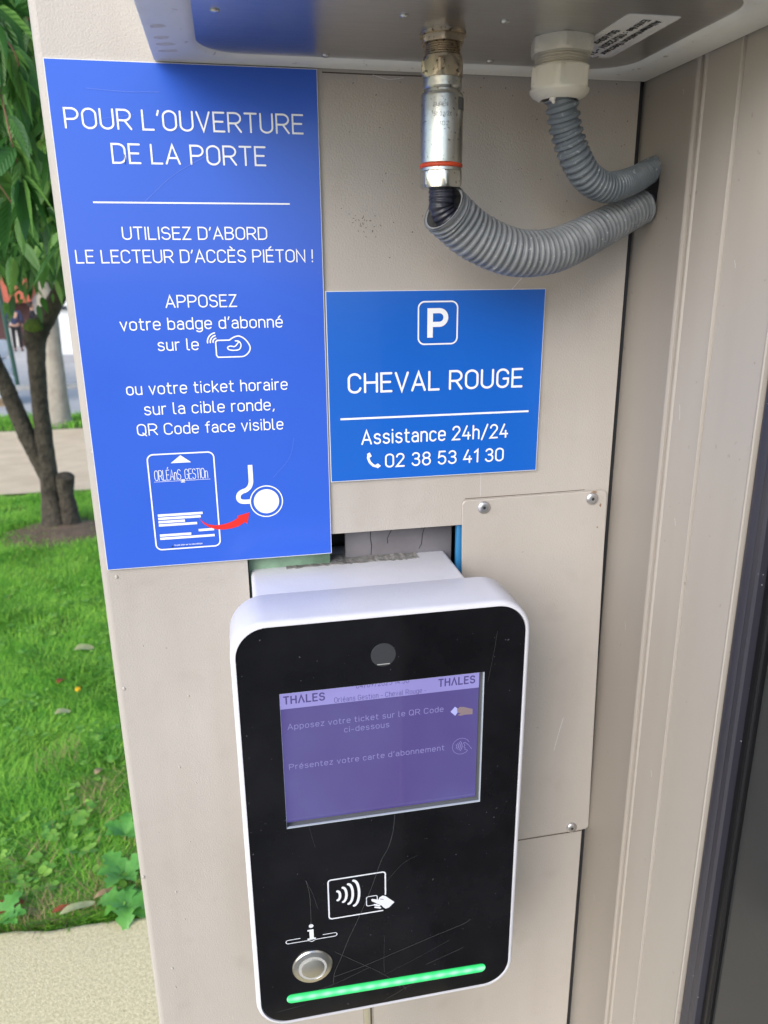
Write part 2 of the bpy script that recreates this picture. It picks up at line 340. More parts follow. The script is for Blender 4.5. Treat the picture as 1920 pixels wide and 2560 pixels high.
mb = MB(); mb.add([(PE(zb)+.0002, .0045, zb), (.4822+lean(zb), .0045, zb), (.4822+lean(zt), .0045, zt), (PE(zt)+.0002, .0045, zt)], [(0, 1, 2, 3)]); mb.build('gap_shade', 'dark', cab, 0)  # dark strip standing in for the shade inside the gap beside the jamb
# hollow behind the opening
mb = MB(); x0, x1, z0, z1 = .1226, .3448, .9002, 1.3163
mb.add([(x0, .0022, z0), (x1, .0022, z0), (x1, .0022, z1), (x0, .0022, z1), (x0, .07, z0), (x1, .07, z0), (x1, .07, z1), (x0, .07, z1)],
       [(0, 1, 5, 4), (1, 2, 6, 5), (2, 3, 7, 6), (3, 0, 4, 7), (4, 5, 6, 7)])
mb.build('cavity', 'dark', cab, 0)
mb = MB(); rbox(mb, .2165, .3235, .020, .026, .95, 1.314, .001)
rp = mb.build('recess_plate', 'plate_grey', cab)
mb = MB()
for P in ([(.2418, 1.312), (.2412, 1.303), (.2424, 1.295), (.2416, 1.285)], [(.296, 1.312), (.2935, 1.303), (.2925, 1.293), (.290, 1.288)], [(.262, 1.309), (.258, 1.301), (.2585, 1.296)]):
    mb = MB(); stroke(mb, P, .0006, on_y(.0198), 1e-4); mb.build('crack', 'black_ink', rp, 0)
mb = MB(); rbox(mb, .1232, .2005, .010, .016, .95, 1.314, .0008)
gb = mb.build('green_board', 'green_board', cab)
mb = MB(); stroke(mb, [(.1935, 1.2975), (.1965, 1.300), (.1985, 1.3035), (.200, 1.305)], .0009, on_y(.0098), 1e-4); mb.build('crack', 'black_ink', gb, 0)
mb = MB(); rbox(mb, .3236, .3300, .0035, .009, .95, 1.316, .0006); mb.build('blue_strip', 'blue_tape', cab)
# cover plate with rivets
mb = MB()
def corner_round(pts, r, n=6):
    out = []
    for i, p in enumerate(pts):
        a = Vector(pts[i-1]); b = Vector(p); c = Vector(pts[(i+1) % len(pts)]); u = (a-b).normalized()*r; w = (c-b).normalized()*r
        for k in range(n+1):
            t = k/n; out.append(tuple(b+u*(1-t)**2+w*t*t))
    return out
co = corner_round([(.334, .9382), (.4862, .9385), (.4745, 1.3428), (.3265, 1.3415)], .0055)
cen = Vector((.405, 1.14))
RUST = ((.4605, 1.3418, .0035, .0012), (.4685, 1.328, .0012, .002), (.4685, .9466, .0010, .0022), (.467, 1.305, .0010, .0009))
def shr(L, d): return [tuple(Vector(p)+(cen-Vector(p)).normalized()*d) for p in L]
loft(mb, [[(a, -.0014, b) for a, b in co], [(a, -.0030, b) for a, b in co], [(a, -.0036, b) for a, b in shr(co, .0008)]], True, True)
cov = mb.build('cover_plate', 'wall', cab)
for (x, z) in ((.3478, 1.3337), (.4590, 1.3352), (.4650, .9440)):
    mb = MB(); L = []
    for r, h in ((.0062, 0), (.0062, .0006), (.0058, .0014), (.0046, .0022), (.0030, .0026), (.0017, .0024)):
        L.append([(x+r*math.cos(2*PI*k/28), -.0036-h, z+r*math.sin(2*PI*k/28)) for k in range(28)])
    loft(mb, L, False, True); rv = mb.build('rivet', 'rivet', cov)
    mb = MB(); poly(mb, circ(x, z, .0015, 16)[:-1], on_y(-.0061), 0); mb.build('rivet_hole', 'rivet_hole', rv, 0)

for (x, z, s) in ((.0065, 1.2905, .0016), (.0009, 1.178, .0015), (.001, 1.437, .0016), (-.0005, 1.405, .0015), (.0020, 1.347, .0014), (.0585, 1.163, .0010), (.0435, 1.085, .0011), (.058, 1.064, .0008),
                  (.0270, .935, .0012), (.0145, .835, .0013), (.0330, .898, .0008), (-.003, .96, .0015), (.0155, .808, .0009), (.0462, .995, .0008), (.022, 1.22, .0007)):
    L = []
    for r, h in ((1, 0), (.85, .45), (.5, .75), (.15, .85)):
        L.append([(x+s*r*math.cos(2*PI*k/10), -.0001-s*h*.8, z+1.3*s*r*math.sin(2*PI*k/10)) for k in range(10)])
    mb = MB(); loft(mb, L, False, True); mb.build('paint_blister', 'drip', cab, 60)
                                     # pale scratches and crusty marks on the paint
for P, w in (([(.362, 1.527), (.377, 1.543), (.389, 1.556)], .0005), ([(.448, 1.595), (.449, 1.615)], .0003), ([(.345, 1.366), (.3452, 1.344)], .0003), ([(.437, 1.05), (.442, 1.075), (.4455, 1.09)], .0006), ([(.245, 1.698), (.256, 1.6955), (.263, 1.6958), (.270, 1.697)], .0005)):
    mb = MB(); stroke(mb, sm(P), w*.7, on_y(-.0037 if P[0][1] < 1.2 else -.0001), 1e-4); mb.build('scratch', 'edge', cab, 0)
for x, z, a, b in RUST:
    mb = MB(); poly(mb, [(x+a*math.cos(t*PI/6)*(.7+.5*random.random()), z+b*math.sin(t*PI/6)*(.7+.5*random.random())) for t in range(12)], on_y(-.0036 if z < 1.341 else -.0037), 1e-4); mb.build('rust_mark', 'rust', cov, 0)
mb = MB()
for i in range(26):
    x = .235+random.gauss(0, .008); z = 1.587+random.gauss(0, .005); a = random.uniform(0, PI)
    stroke(mb, [(x, z), (x+.0012*math.cos(a), z+.0012*math.sin(a))], .0004, on_y(0), 1e-4+i*HEPS)
for i in range(60):
    x = random.uniform(.21, .47); z = random.uniform(1.56, 1.70); 
    stroke(mb, [(x, z), (x+.0004, z+.0005)], random.uniform(.0003, .0007), on_y(0), 1e-4+i*HEPS)
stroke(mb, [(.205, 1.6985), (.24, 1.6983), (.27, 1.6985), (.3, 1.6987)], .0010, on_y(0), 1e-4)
stroke(mb, [(.352, .9342), (.405, .9340), (.445, .9343), (.4795, .9345)], .0014, on_y(0), 1.5e-4); stroke(mb, [(.33, 1.3424), (.36, 1.3427), (.40, 1.3430), (.452, 1.3437)], .0006, on_y(0), 1.5e-4)  # dark lines painted as the shadow along the cover plate's bottom and top edges
mb.build('dirt_and_edge_shade', mat('dirt_and_edge_shade', (.10, .075, .055), .8), cab, 0)['kind'] = 'stuff'

# ------------------------------------------------------------------ sign one (tall)
def board(name, x0, x1, z0, z1, m, label):
    mb = MB(); rbox(mb, x0, x1, -.0028, -.0003, z0, z1)
    o = mb.build(name, 'edge', None, 0); tag(o, label, 'sign')
    mb = MB(); fm = on_y(-.0030); i = .0005
    loft(mb, [[(x0+i, -.0028, z0+i), (x1-i, -.0028, z0+i), (x1-i, -.0028, z1-i), (x0+i, -.0028, z1-i)], [(x0+i+.0001, -.0030, z0+i+.0001), (x1-i-.0001, -.0030, z0+i+.0001), (x1-i-.0001, -.0030, z1-i-.0001), (x0+i+.0001, -.0030, z1-i-.0001)]], False, True)
    f = mb.build('printed_face', m, o, 0)
    return o, f
SY = on_y(-.0030)
s1, f1 = board('sign', .0000, .2004, 1.2985, 1.7000, 'sign_a', 'tall violet blue sign with white door opening instructions and a ticket drawing')
for s, x0, x1, b, c, t in (("POUR L'OUVERTURE", .0096, .1883, 1.6534, .0145, .00138), ("DE LA PORTE", .0408, .1577, 1.6298, .0145, .00138),
                           ("UTILISEZ D'ABORD", .0424, .1556, 1.5748, .0099, .00102), ("LE LECTEUR D'ACCÈS PIÉTON !", .0057, .1924, 1.5573, .0102, .00102),
                           ("APPOSEZ", .0705, .1280, 1.5224, .0102, .00102), ("votre badge d'abonné", .0332, .1648, 1.5050, .0100, .00102), ("sur le", .0612, .0944, 1.4881, .0100, .00102),
                           ("ou votre ticket horaire", .0326, .1665, 1.4525, .0101, .00102), ("sur la cible ronde,", .0452, .1544, 1.4352, .0103, .00102), ("QR Code face visible", .0378, .1612, 1.4179, .0102, .00102)):
    mb = MB(); text(mb, s, x0, x1, b, c, t, SY); mb.build('lettering', 'print', s1, 0)
mb = MB(); bar(mb, .0235, .1749, 1.6022, .0012, SY, 2e-4); mb.build('rule_line', 'print', s1, 0)
# badge pictogram: card, hand and waves
mb = MB(); w = .0011
stroke(mb, [(.1195, 1.4957), (.1098, 1.4957), (.1083, 1.4945), (.1083, 1.4835), (.1095, 1.4818), (.1260, 1.4818)], w, SY, 2.0e-4)
stroke(mb, sm([(.1195, 1.4957), (.1235, 1.4980), (.1280, 1.4988), (.1330, 1.4958), (.1364, 1.4900), (.1352, 1.4855), (.1310, 1.4822), (.1260, 1.4818)]), w, SY, 2.1e-4)
stroke(mb, sm([(.1275, 1.4945), (.1240, 1.4905), (.1200, 1.4908), (.1178, 1.4896), (.1190, 1.4878), (.1235, 1.4872), (.1275, 1.4880), (.1290, 1.4915), (.1275, 1.4945), (.1245, 1.4950)]), w*.9, SY, 2.2e-4)
for k, r in enumerate((.0030, .0052, .0075)):
    stroke(mb, circ(.1092, 1.4945, r, 10, 100, 185), w*1.0, SY, 2.3e-4+k*1e-5)
mb.build('badge_pictogram', 'print', s1, 0)
# ticket drawing (its code square is left blank)
mb = MB(); stroke(mb, rrect(.0437, .0995, 1.3143, 1.4011, .0050)+[rrect(.0437, .0995, 1.3143, 1.4011, .0050)[0]], .0012, SY, 2e-4)
poly(mb, [(.0628, 1.3928), (.0801, 1.3928), (.0715, 1.3995)], SY, 2e-4)
for x0, x1, z in ((.0477, .0862, 1.3462), (.0477, .0843, 1.3432), (.0477, .0704, 1.3401), (.0477, .0807, 1.3371), (.0814, .0950, 1.3303), (.0477, .0748, 1.3276), (.0477, .0951, 1.3246)):
    bar(mb, x0, x1, z, .0022, SY, 2e-4)
bar(mb, .0475, .0951, 1.3768, .0003, SY, 2.0e-4)
stroke(mb, [(.0702, 1.3752), (.0732, 1.3752), (.0732, 1.3776), (.0702, 1.3776), (.0702, 1.3752)], .0004, SY, 2.4e-4); poly(mb, [(.0708, 1.3758), (.0726, 1.3758), (.0726, 1.3770), (.0708, 1.3770)], SY, 2.4e-4)
mb.build('ticket_drawing', 'print', s1, 0)
mb = MB(); text(mb, "ORLÉAnS_GESTIOn", .0482, .0934, 1.3777, .0094, .00048, SY, track=.14); mb.build('lettering', 'print', s1, 0)
mb = MB(); text(mb, "Ne pas jeter sur la voie publique", .0592, .0838, 1.3170, .0014, .00019, SY); mb.build('lettering', 'print', s1, 0)
# stand and round target
mb = MB(); stroke(mb, sm([(.1302, 1.3875), (.1302, 1.3760), (.1300, 1.3715), (.1285, 1.3675), (.1255, 1.3648), (.1220, 1.3635), (.1195, 1.3618), (.1183, 1.3592), (.1186, 1.3565), (.1205, 1.3546), (.1240, 1.3540), (.1290, 1.3540)]), .0040, SY, 2e-4, False)
stroke(mb, circ(.1428, 1.3532, .0143, 48), .0010, SY, 2.1e-4); poly(mb, circ(.1428, 1.3532, .0113, 40)[:-1], SY, 2.1e-4)
mb.build('round_target', 'print', s1, 0)
mb = MB(); top = [(.0824, 1.3420), (.0860, 1.3378), (.0905, 1.3350), (.0960, 1.3338), (.1020, 1.3340), (.1080, 1.3352), (.1130, 1.3372), (.1172, 1.3400), (.1160, 1.3412), (.1271, 1.3438), (.1245, 1.3329), (.1228, 1.3352), (.1170, 1.3315), (.1100, 1.3298), (.1030, 1.3292), (.0965, 1.3300), (.0905, 1.3325), (.0860, 1.3362)]
poly(mb, top, SY, 3e-4); mb.build('red_arrow', 'red', s1, 0)
MT['sign_scratch'] = mat('sign_scratch', (.16, .26, .75), .5)
for nm, P, w, m in (('crack', [(.0503, 1.6297), (.0506, 1.6335), (.0502, 1.6362)], .0005, 'black_ink'), ('chip', [(.0572, 1.3163), (.0580, 1.3170)], .0009, 'black_ink'), ('scratch', [(.062, 1.603), (.085, 1.622), (.112, 1.637)], .0002, 'sign_scratch'),
                    ('scratch', [(.028, 1.681), (.055, 1.6795), (.08, 1.680)], .0002, 'sign_scratch'), ('scratch', [(.03, 1.66), (.06, 1.664)], .00015, 'sign_scratch'), ('scratch', [(.150, 1.375), (.165, 1.392), (.170, 1.41)], .00015, 'sign_scratch')):
    mb = MB(); stroke(mb, sm(P), w, SY, 4e-4); mb.build(nm, m, s1, 0)

# ------------------------------------------------------------------ sign two
s2, f2 = board('sign', .2018, .3992, 1.3672, 1.5340, 'sign_b', 'wide bright blue parking sign with a white boxed P and phone number')
mb = MB(); rr = rrect(.2825, .3178, 1.4881, 1.5243, .0055); stroke(mb, rr+[rr[0]], .0013, SY, 2e-4)
# bold P: stem + bowl
poly(mb, [(.2906, 1.4937), (.2956, 1.4937), (.2956, 1.5188), (.2906, 1.5188)], SY, 2e-4)
stroke(mb, [(.2956, 1.5166), (.3015, 1.5166)]+circ(.3015, 1.5108, .0058, 12, 90, -90)+[(.2956, 1.5050)], .0044, SY, 2.1e-4, False)
mb.build('parking_symbol', 'print', s2, 0)
for s, x0, x1, b, c, t in (("CHEVAL ROUGE", .2190, .3813, 1.4470, .0178, .0020), ("Assistance 24h/24", .2302, .3693, 1.4004, .0136, .00150), ("02 38 53 41 30", .2519, .3658, 1.3781, .0131, .00150)):
    mb = MB(); text(mb, s, x0, x1, b, c, t, SY, track=.22); mb.build('lettering', 'print', s2, 0)
mb = MB(); bar(mb, .2118, .3886, 1.4246, .0017, SY, 2e-4); mb.build('rule_line', 'print', s2, 0)
mb = MB(); stroke(mb, [(.2368, 1.3912), (.2362, 1.3880), (.2378, 1.3840), (.2408, 1.3808), (.2448, 1.3796)], .0022, SY, 2e-4)
poly(mb, [(.2352, 1.3918), (.2378, 1.3932), (.2396, 1.3895), (.2372, 1.3880)], SY, 2.1e-4); poly(mb, [(.2430, 1.3812), (.2452, 1.3826), (.2480, 1.3800), (.2450, 1.3780)], SY, 2.2e-4)
mb.build('phone_symbol', 'print', s2, 0)

# ------------------------------------------------------------------ door jamb, seal and glass at the right
jamb = thing('door_jamb', 'beige ribbed aluminium door jamb standing at the right beside the black seal', 'door jamb', (.5, -.1, 0))
XJ = .4812
def sheared(mb, prof, name, m, par, z0=.0, z1=2.45, sm=30):
    Ls = [[(x+lean(z), y, z) for x, y in prof] for z in (z0, 1.0, z1)]
    loft(mb, Ls, False, False, closed=False); return mb.build(name, m, par, sm)
X = XJ
prof = [(X+.05, .05), (X+.004, .05), (X, .046), (X, -.0730), (X-.0008, -.0745), (X-.0016, -.0765), (X-.0016, -.0785), (X-.0006, -.0805), (X+.003, -.0812), (X+.003, -.0840), (X-.0002, -.0846), (X-.0011, -.0858), (X-.0011, -.0876), (X, -.0892),
        (X, -.1285), (X-.0013, -.1292), (X-.0017, -.1302), (X-.0013, -.1312), (X+.0012, -.1316), (X+.0012, -.1326), (X+.0002, -.1334), (X, -.192), (X-.0006, -.1930), (X-.0008, -.1942), (X-.0002, -.1952), (X+.006, -.1954), (X+.05, -.1954)]
sheared(MB(), prof, 'jamb_profile', 'jamb', jamb)
mb = MB(); n = 30                              # ragged cable hole
ring = [(-.0185+.0165*math.cos(2*PI*k/n)*(1+.05*math.sin(5*k)), 1.6145+.0245*math.sin(2*PI*k/n)*(1+.04*math.cos(7*k))) for k in range(n)]
xh = XJ+lean(1.6165)
mb.add([(xh-.0004, y, z) for y, z in ring], [tuple(range(n))]); mb.build('cable_hole', 'dark', jamb, 0)
mb = MB(); stroke(mb, ring[20:30]+ring[:8], .0010, lambda a, b, h: (xh-.0006-h, a, b), 0); mb.build('hole_edge', mat('bare_edge', (.45, .40, .30), .6), jamb, 0)
mb = MB()
for (y, z, l) in ((-.10, 1.43, .012), (-.045, 1.21, .008), (-.11, 1.34, .006), (-.15, 1.55, .005), (-.03, .86, .008), (-.06, 1.68, .004), (-.115, 1.09, .006)):
    mb = MB(); stroke(mb, [(y, z), (y+.0006, z+l*.5), (y+.002, z+l)], .0003, lambda a, b, h: (XJ+lean(b)-.0002-h, a, b), 0); mb.build('scratch', 'edge', jamb, 0)
seal = thing('door_seal', 'long black rubber seal strip between the beige jamb and the dark glass', 'seal', (.5, -.2, 0))
prof = [(X+.006, -.1957), (X+.003, -.1962), (X+.0016, -.1985), (X+.0014, -.203), (X+.003, -.2065), (X+.0024, -.210), (X+.0020, -.2130), (X+.0035, -.2152), (X+.012, -.2157)]
sheared(MB(), prof, 'gasket', 'gasket', seal)
prof = [(X+.010, -.2158), (X+.0085, -.2164), (X+.0085, -.2225), (X+.0065, -.2232), (X+.0060, -.2262), (X+.0075, -.2272), (X+.0075, -.2285), (X+.014, -.2287)]
sheared(MB(), prof, 'glazing_bead', 'rubber_black', seal)
gl = thing('glass_door', 'dark tinted glass pane filling the lower right corner', 'glass door', (.5, -.6, 0))
mb = MB(); Ls = []
for z in (.02, 1.2, 2.45):
    Ls.append([(X+.010+lean(z), -.2290, z), (X+.010+lean(z), -1.25, z), (X+.018+lean(z), -1.25, z), (X+.018+lean(z), -.2290, z)])
loft(mb, Ls, True, True); mb.build('pane', 'pane', gl, 0)
mb = MB(); Ls = [[(X+.005+lean(z), -1.252, z), (X+.005+lean(z), -1.30, z), (X+.04+lean(z), -1.30, z), (X+.04+lean(z), -1.252, z)] for z in (.0, 2.45)]
loft(mb, Ls, True, True); mb.build('door_stile', 'jamb', gl, 30)

# ------------------------------------------------------------------ the box overhead
box = thing('steel_box', 'grey white metal box overhead with brushed steel underside and connectors', 'equipment box', (.28, -.1, 1.70))
bx0, bx1, by0, by1 = .0775, .4808, -.226, -.0005
ZP = 1.7045
def rloop(x0, x1, y0, y1, r, z, n=10): return [(a, b, z) for a, b in rrect(x0, x1, y0, y1, r, n)]
mb = MB()
loft(mb, [rloop(bx0, bx1, by0, by1, .0012, 2.20), rloop(bx0, bx1, by0, by1, .0012, 1.7035), rloop(bx0+.0008, bx1-.0008, by0+.0008, by1-.0008, .0012, 1.7014), rloop(bx0+.0022, bx1-.0022, by0+.0022, by1-.0012, .0015, 1.7008),
          rloop(.1045, .4555, -.200, -.0090, .034, 1.7022), rloop(.1085, .4520, -.196, -.0125, .034, 1.7032), rloop(.1105, .4500, -.194, -.0145, .033, 1.7052)], True, False)
mb.build('box_shell', 'box', box, 40)
mb = MB(); plate(mb, [(a, b) for a, b in rrect(.100, .4600, -.205, -.0060, .03)], [], lambda a, b, d: (a, b, d), 1.7052, 1.7080); mb.build('bottom_plate', 'steel_plate', box, 0)
for (x, y) in ((.1245, -.112), (.205, -.0215), (.243, -.122), (.311, -.121), (.408, -.052), (.333, -.026)):
    mb = MB(); L = []
    for r, h in ((.0032, 0), (.0030, .0008), (.0020, .0014), (.0008, .0016)): L.append([(x+r*math.cos(2*PI*k/16), y-r*math.sin(2*PI*k/16), 1.7051-h) for k in range(16)])
    loft(mb, L, False, True); mb.build('plate_rivet', 'steel', box, 50)
mb = MB(); sx0, sx1, sy0, sy1 = .3835, .4215, -.150, -.0500
Lp = corner_round([(sx0, sy1), (sx1, sy1), (sx1, sy0), (sx0, sy0)], .004)
loft(mb, [[(a, b, 1.7051) for a, b in Lp], [(a, b, 1.7048) for a, b in Lp]], False, True); stk = mb.build('rating_label', 'sticker', box, 0)
fmS = lambda a, b, h: (b, a, 1.7048-h)
mb = MB()
text(mb, "Alimentation Secteur", -.1405, -.0595, .4075, .0062, .0012, fmS, track=.22)
text(mb, "Entrée : 115/230V ~ 2A", -.1410, -.0560, .3985, .0062, .0012, fmS, track=.22)
text(mb, "50/60Hz", -.1170, -.0850, .3895, .0062, .0012, fmS, track=.22)
mb.build('lettering', 'black_ink', stk, 0)
mb = MB()
fmB = lambda a, b, h: (a, b, 1.7008+(a-.0797)*.0565-.00006-h)
for i, (y, w) in enumerate(((-.030, .014), (-.047, .012), (-.063, .010), (-.088, .009))):
    P = []
    for k in range(14):
        t = 2*PI*k/14; P.append((.083+w*.5*(1+math.cos(t))*(1+.2*random.random()), y+.0032*math.sin(t)*(1+.3*random.random())))
    mb = MB(); poly(mb, P, fmB, i*1e-5); o = mb.build('rust_mark', 'rust_pale', box, 0)

# ------------------------------------------------------------------ coax connector
cx, cy = .2780, -.0880
con = thing('cable_connector', 'silver and brass cable connector with an orange ring, hanging under the box', 'connector', (cx, cy, 1.60))
H0 = .35
mb = MB(); lathe(mb, cx, cy, [(1.7056, .0157), (1.7040, .0160), (1.7032, .0160), (1.7030, .0152)]); lathe(mb, cx, cy, [(1.7031, .0150, .0160, H0), (1.7024, .0160, .0160, H0), (1.6995, .0160, .0160, H0), (1.6985, .0148, .0160, H0)], 72)
mb.build('lock_nut', 'brass', con, 28)
mb = MB(); pr = []
for i in range(37): pr.append((1.6990-.0085*i/36, .0122+.0006*math.sin(2*PI*i/6)))
lathe(mb, cx, cy, pr, 36); mb.build('thread', 'brass', con, 60)
mb = MB(); lathe(mb, cx, cy, [(1.6908, .0128), (1.6906, .0135), (1.6888, .0137)]); lathe(mb, cx, cy, [(1.6887, .0140, .0160, 0.15), (1.6872, .0158, .0160, .15), (1.6795, .0160, .0160, .15), (1.6772, .0140, .0160, .15)], 72)
mb.build('hex_nut', 'brass', con, 28)
mb = MB(); lathe(mb, cx, cy, [(1.6774, .0134), (1.6770, .0138), (1.6715, .0138), (1.6703, .0130), (1.6700, .0118)]); mb.build('collar', 'zinc', con, 28)
mb = MB(); lathe(mb, cx, cy, [(1.6705, .0120), (1.6680, .0122)]); lathe(mb, cx, cy, [(1.6682, .0140), (1.6668, .0149), (1.6655, .0151), (1.6232, .0151), (1.6226, .0146)], 48)
bod = mb.build('barrel', 'zinc', con, 30)
def fmC(a, b, h):
    t = -PI/2+a/.0151; return (cx+(.01530+h)*math.cos(t), cy+(.01530+h)*math.sin(t), b)
mb = MB(); V_ = [fmC(.0090+.009*k/6, z, .0001) for k in range(7) for z in (1.6565, 1.6645)]
mb.add(V_, [(2*k, 2*k+2, 2*k+3, 2*k+1) for k in range(6)]); mb.build('spanner_flat', mat('flat_dark', (.17, .165, .16), .5, .6), bod, 0)
mb = MB(); text(mb, "EUPEN", -.0098, .0002, 1.6576, .0027, .00028, fmC, track=.25, h0=0); text(mb, "50 0 1/2X", -.0098, .0030, 1.6517, .0027, .00028, fmC, track=.25, h0=0); text(mb, "3102", -.0084, .0012, 1.6457, .0027, .00028, fmC, track=.25, h0=0)
mb.build('engraving', mat('engraving_dark', (.16, .155, .14), .5), bod, 0)
mb = MB(); lathe(mb, cx, cy, [(1.6229, .0140), (1.6226, .0151), (1.6214, .0155), (1.6202, .0151), (1.6199, .0140)]); mb.build('orange_ring', 'oring', con, 60)
mb = MB(); lathe(mb, cx, cy, [(1.6201, .0140), (1.6198, .0147), (1.6180, .0148), (1.6176, .0142)]); lathe(mb, cx, cy, [(1.6178, .0146, .0158, .52), (1.6170, .0153, .0158, .52), (1.6085, .0153, .0158, .52), (1.6068, .0141, .0158, .52), (1.6068, .0095, .0158, .52)], 72)
mb.build('end_nut', 'zinc', con, 28)
mb = MB()
tube(mb, [(cx+.0005, cy, 1.6085), (cx+.0008, cy, 1.600), (cx+.001, cy+.0005, 1.594), (cx+.006, cy+.001, 1.586), (cx+.016, cy+.002, 1.579), (cx+.03, cy+.004, 1.572)], lambda s: .0093+.0004*math.sin(s*2*PI/.0032), 24, samples=90)
tag(mb.build('cable', 'cable', None, 60), 'short black ribbed cable dropping from the silver connector into the wide hose', 'cable')

# ------------------------------------------------------------------ hoses
def hose(name, pts, R0, R1, pitch, m, label, amp, samples, square):
    C = spline(pts, 200); Ltot = sum((b-a).length for a, b in zip(C, C[1:]))
    def rad(s):
        u = s/Ltot; p = pitch(u); ph = p-math.floor(p); w = math.cos(2*PI*ph); w = max(-1, min(1, w*square)); return R0+(R1-R0)*u*u+amp*w
    t = thing(name, label, 'hose', pts[0])
    mb = MB(); tube(mb, pts, rad, 30, False, samples); sk = mb.build('hose_skin', m, t, 70)
    mb = MB(); C = spline(pts, samples)[:max(8, samples//6)]
    n = 30; up = None; loops = []
    for i, c in enumerate(C):
        d = (C[min(i+1, len(C)-1)]-C[max(i-1, 0)]).normalized()
        if up is None: up = d.orthogonal().normalized()
        up = (up-d*up.dot(d)).normalized(); w = d.cross(up); r = R0-.0012-(0 if i else -.0012+amp*0)
        loops.append([c+(up*math.cos(2*PI*k/n)+w*math.sin(2*PI*k/n))*r for k in range(n)])
    loft(mb, loops); mb.build('hose_lining', 'hose_in', t, 70)
    return t
c1 = [(.2795, -.0910, 1.5930), (.2880, -.0868, 1.5868), (.3078, -.083, 1.5735), (.3406, -.078, 1.5625), (.3795, -.066, 1.5648), (.4256, -.046, 1.5815), (.4650, -.0285, 1.5975), (.4735, -.0255, 1.6005)]
H1 = hose('corrugated_hose', c1, .0171, .0130, lambda u: u*44, 'hose', 'wide light grey corrugated hose curving below the thinner one into the jamb', .0012, 620, 1.9)
mb = MB(); tube(mb, [(.445, -.0370, 1.589), (.4735, -.0255, 1.6005), (.484, -.0215, 1.606), (.4935, -.018, 1.611)], [.0088]*4, 14); mb.build('inner_cable', 'cable', H1, 60)
c2 = [(.3666, -.0880, 1.6690), (.3690, -.0875, 1.6610), (.3739, -.085, 1.6479), (.3826, -.082, 1.6323), (.396, -.076, 1.6185), (.4139, -.068, 1.6116), (.4303, -.060, 1.6128), (.4571, -.040, 1.6204), (.478, -.026, 1.6292), (.492, -.018, 1.633)]
hose('corrugated_hose', c2, .0110, .0090, lambda u: u*24+u*u*22, 'hose_b', 'thin dark grey corrugated hose bending from the cream gland into the jamb', .00105, 620, 1.7)

# ------------------------------------------------------------------ cream cable gland
gx, gy = .3655, -.0880
gla = thing('cable_gland', 'cream plastic cable gland with hexagonal nuts under the box', 'cable gland', (gx, gy, 1.67))
mb = MB(); lathe(mb, gx, gy, [(1.7056, .0215, .0236, .25), (1.7046, .0232, .0236, .25), (1.6965, .0232, .0236, .25), (1.6950, .0212, .0236, .25)], 96); mb.build('lock_nut', 'gland', gla, 28)
mb = MB(); lathe(mb, gx, gy, [(1.6955-.0085*i/40, .0172+.0012*math.sin(2*PI*i/9)) for i in range(41)], 44); mb.build('thread', 'gland', gla, 60)
mb = MB(); lathe(mb, gx, gy, [(1.6876, .0200), (1.6866, .0208)], 48); lathe(mb, gx, gy, [(1.6868, .0205, .0228, .1), (1.6858, .0224, .0228, .1), (1.6745, .0226, .0228, .1), (1.6728, .0212, .0228, .1)], 96)
lathe(mb, gx, gy, [(1.6730, .0212), (1.6712, .0209), (1.6690, .0190), (1.6668, .0152), (1.6662, .0138), (1.6672, .0125), (1.6720, .0120)], 48, True, True); mb.build('dome_nut', 'gland', gla, 28)
mb = MB(); lathe(mb, gx, gy, [(1.6721, .0119), (1.6700, .0119)]); mb.build('gland_mouth', 'dark', gla, 0)
mb = MB(); tube(mb, [(gx-.0082, gy-.0085, 1.669), (gx-.0088, gy-.0100, 1.6655), (gx-.0080, gy-.0105, 1.6625)], [.0016, .0022, .0009], 8, jit=.25); mb.build('thread_tape', mat('tape_white', (.68, .64, .58), .7), gla, 60)

# ------------------------------------------------------------------ the badge reader
rd = thing('badge_reader', 'white badge and ticket reader with black glass front and purple screen', 'reader', (.228, -.06, .87))
RX0, RX1, RZ0, RZ1, RR = .1036, .3535, .8715, 1.2890, .030
def rl(i, y): return [(a, y, b) for a, b in rrect(RX0+i, RX1-i, RZ0+i, RZ1-i, RR-i, 12)]
mb = MB()
rings = [rl(.0030, -.0625), rl(.0008, -.0632), rl(.0, -.0655), rl(0, -.1150)]
for k in range(1, 6): t = PI/2*k/5; rings.append(rl(.0035*(1-math.cos(t)), -.1150-.0050*math.sin(t)))
rings += [rl(.0042, -.1200), rl(.0046, -.1185), rl(.0047, -.0900)]
loft(mb, rings, True, False); mb.build('housing', 'reader', rd, 50)
mb = MB(); rbox(mb, .1250, .3170, -.0640, .0600, .985, 1.2835, .004, 3); mb.build('neck', 'reader', rd, 40)
mb = MB()
rng = random.Random(3); up = []
for i in range(41):
    x = .158+.128*i/40; up.append((x, rng.uniform(-.0015, .0015), rng.uniform(.0004, .0014)))
vs = []; fs = []
for i, (x, dy, h) in enumerate(up): vs += [(x, .004+dy, 1.2834), (x, .004+dy, 1.2836+h*.6), (x, .016+dy, 1.2836+h), (x, .03, 1.2836+h), (x, .03, 1.2834)]
for i in range(40):
    for k in range(4): a = i*5+k; fs.append((a, a+1, a+6, a+5))
fs += [(0, 1, 2, 3, 4), tuple(40*5+k for k in (4, 3, 2, 1, 0))]
mb.add(vs, fs); mb.build('foam_strip', 'foam', rd, 0)
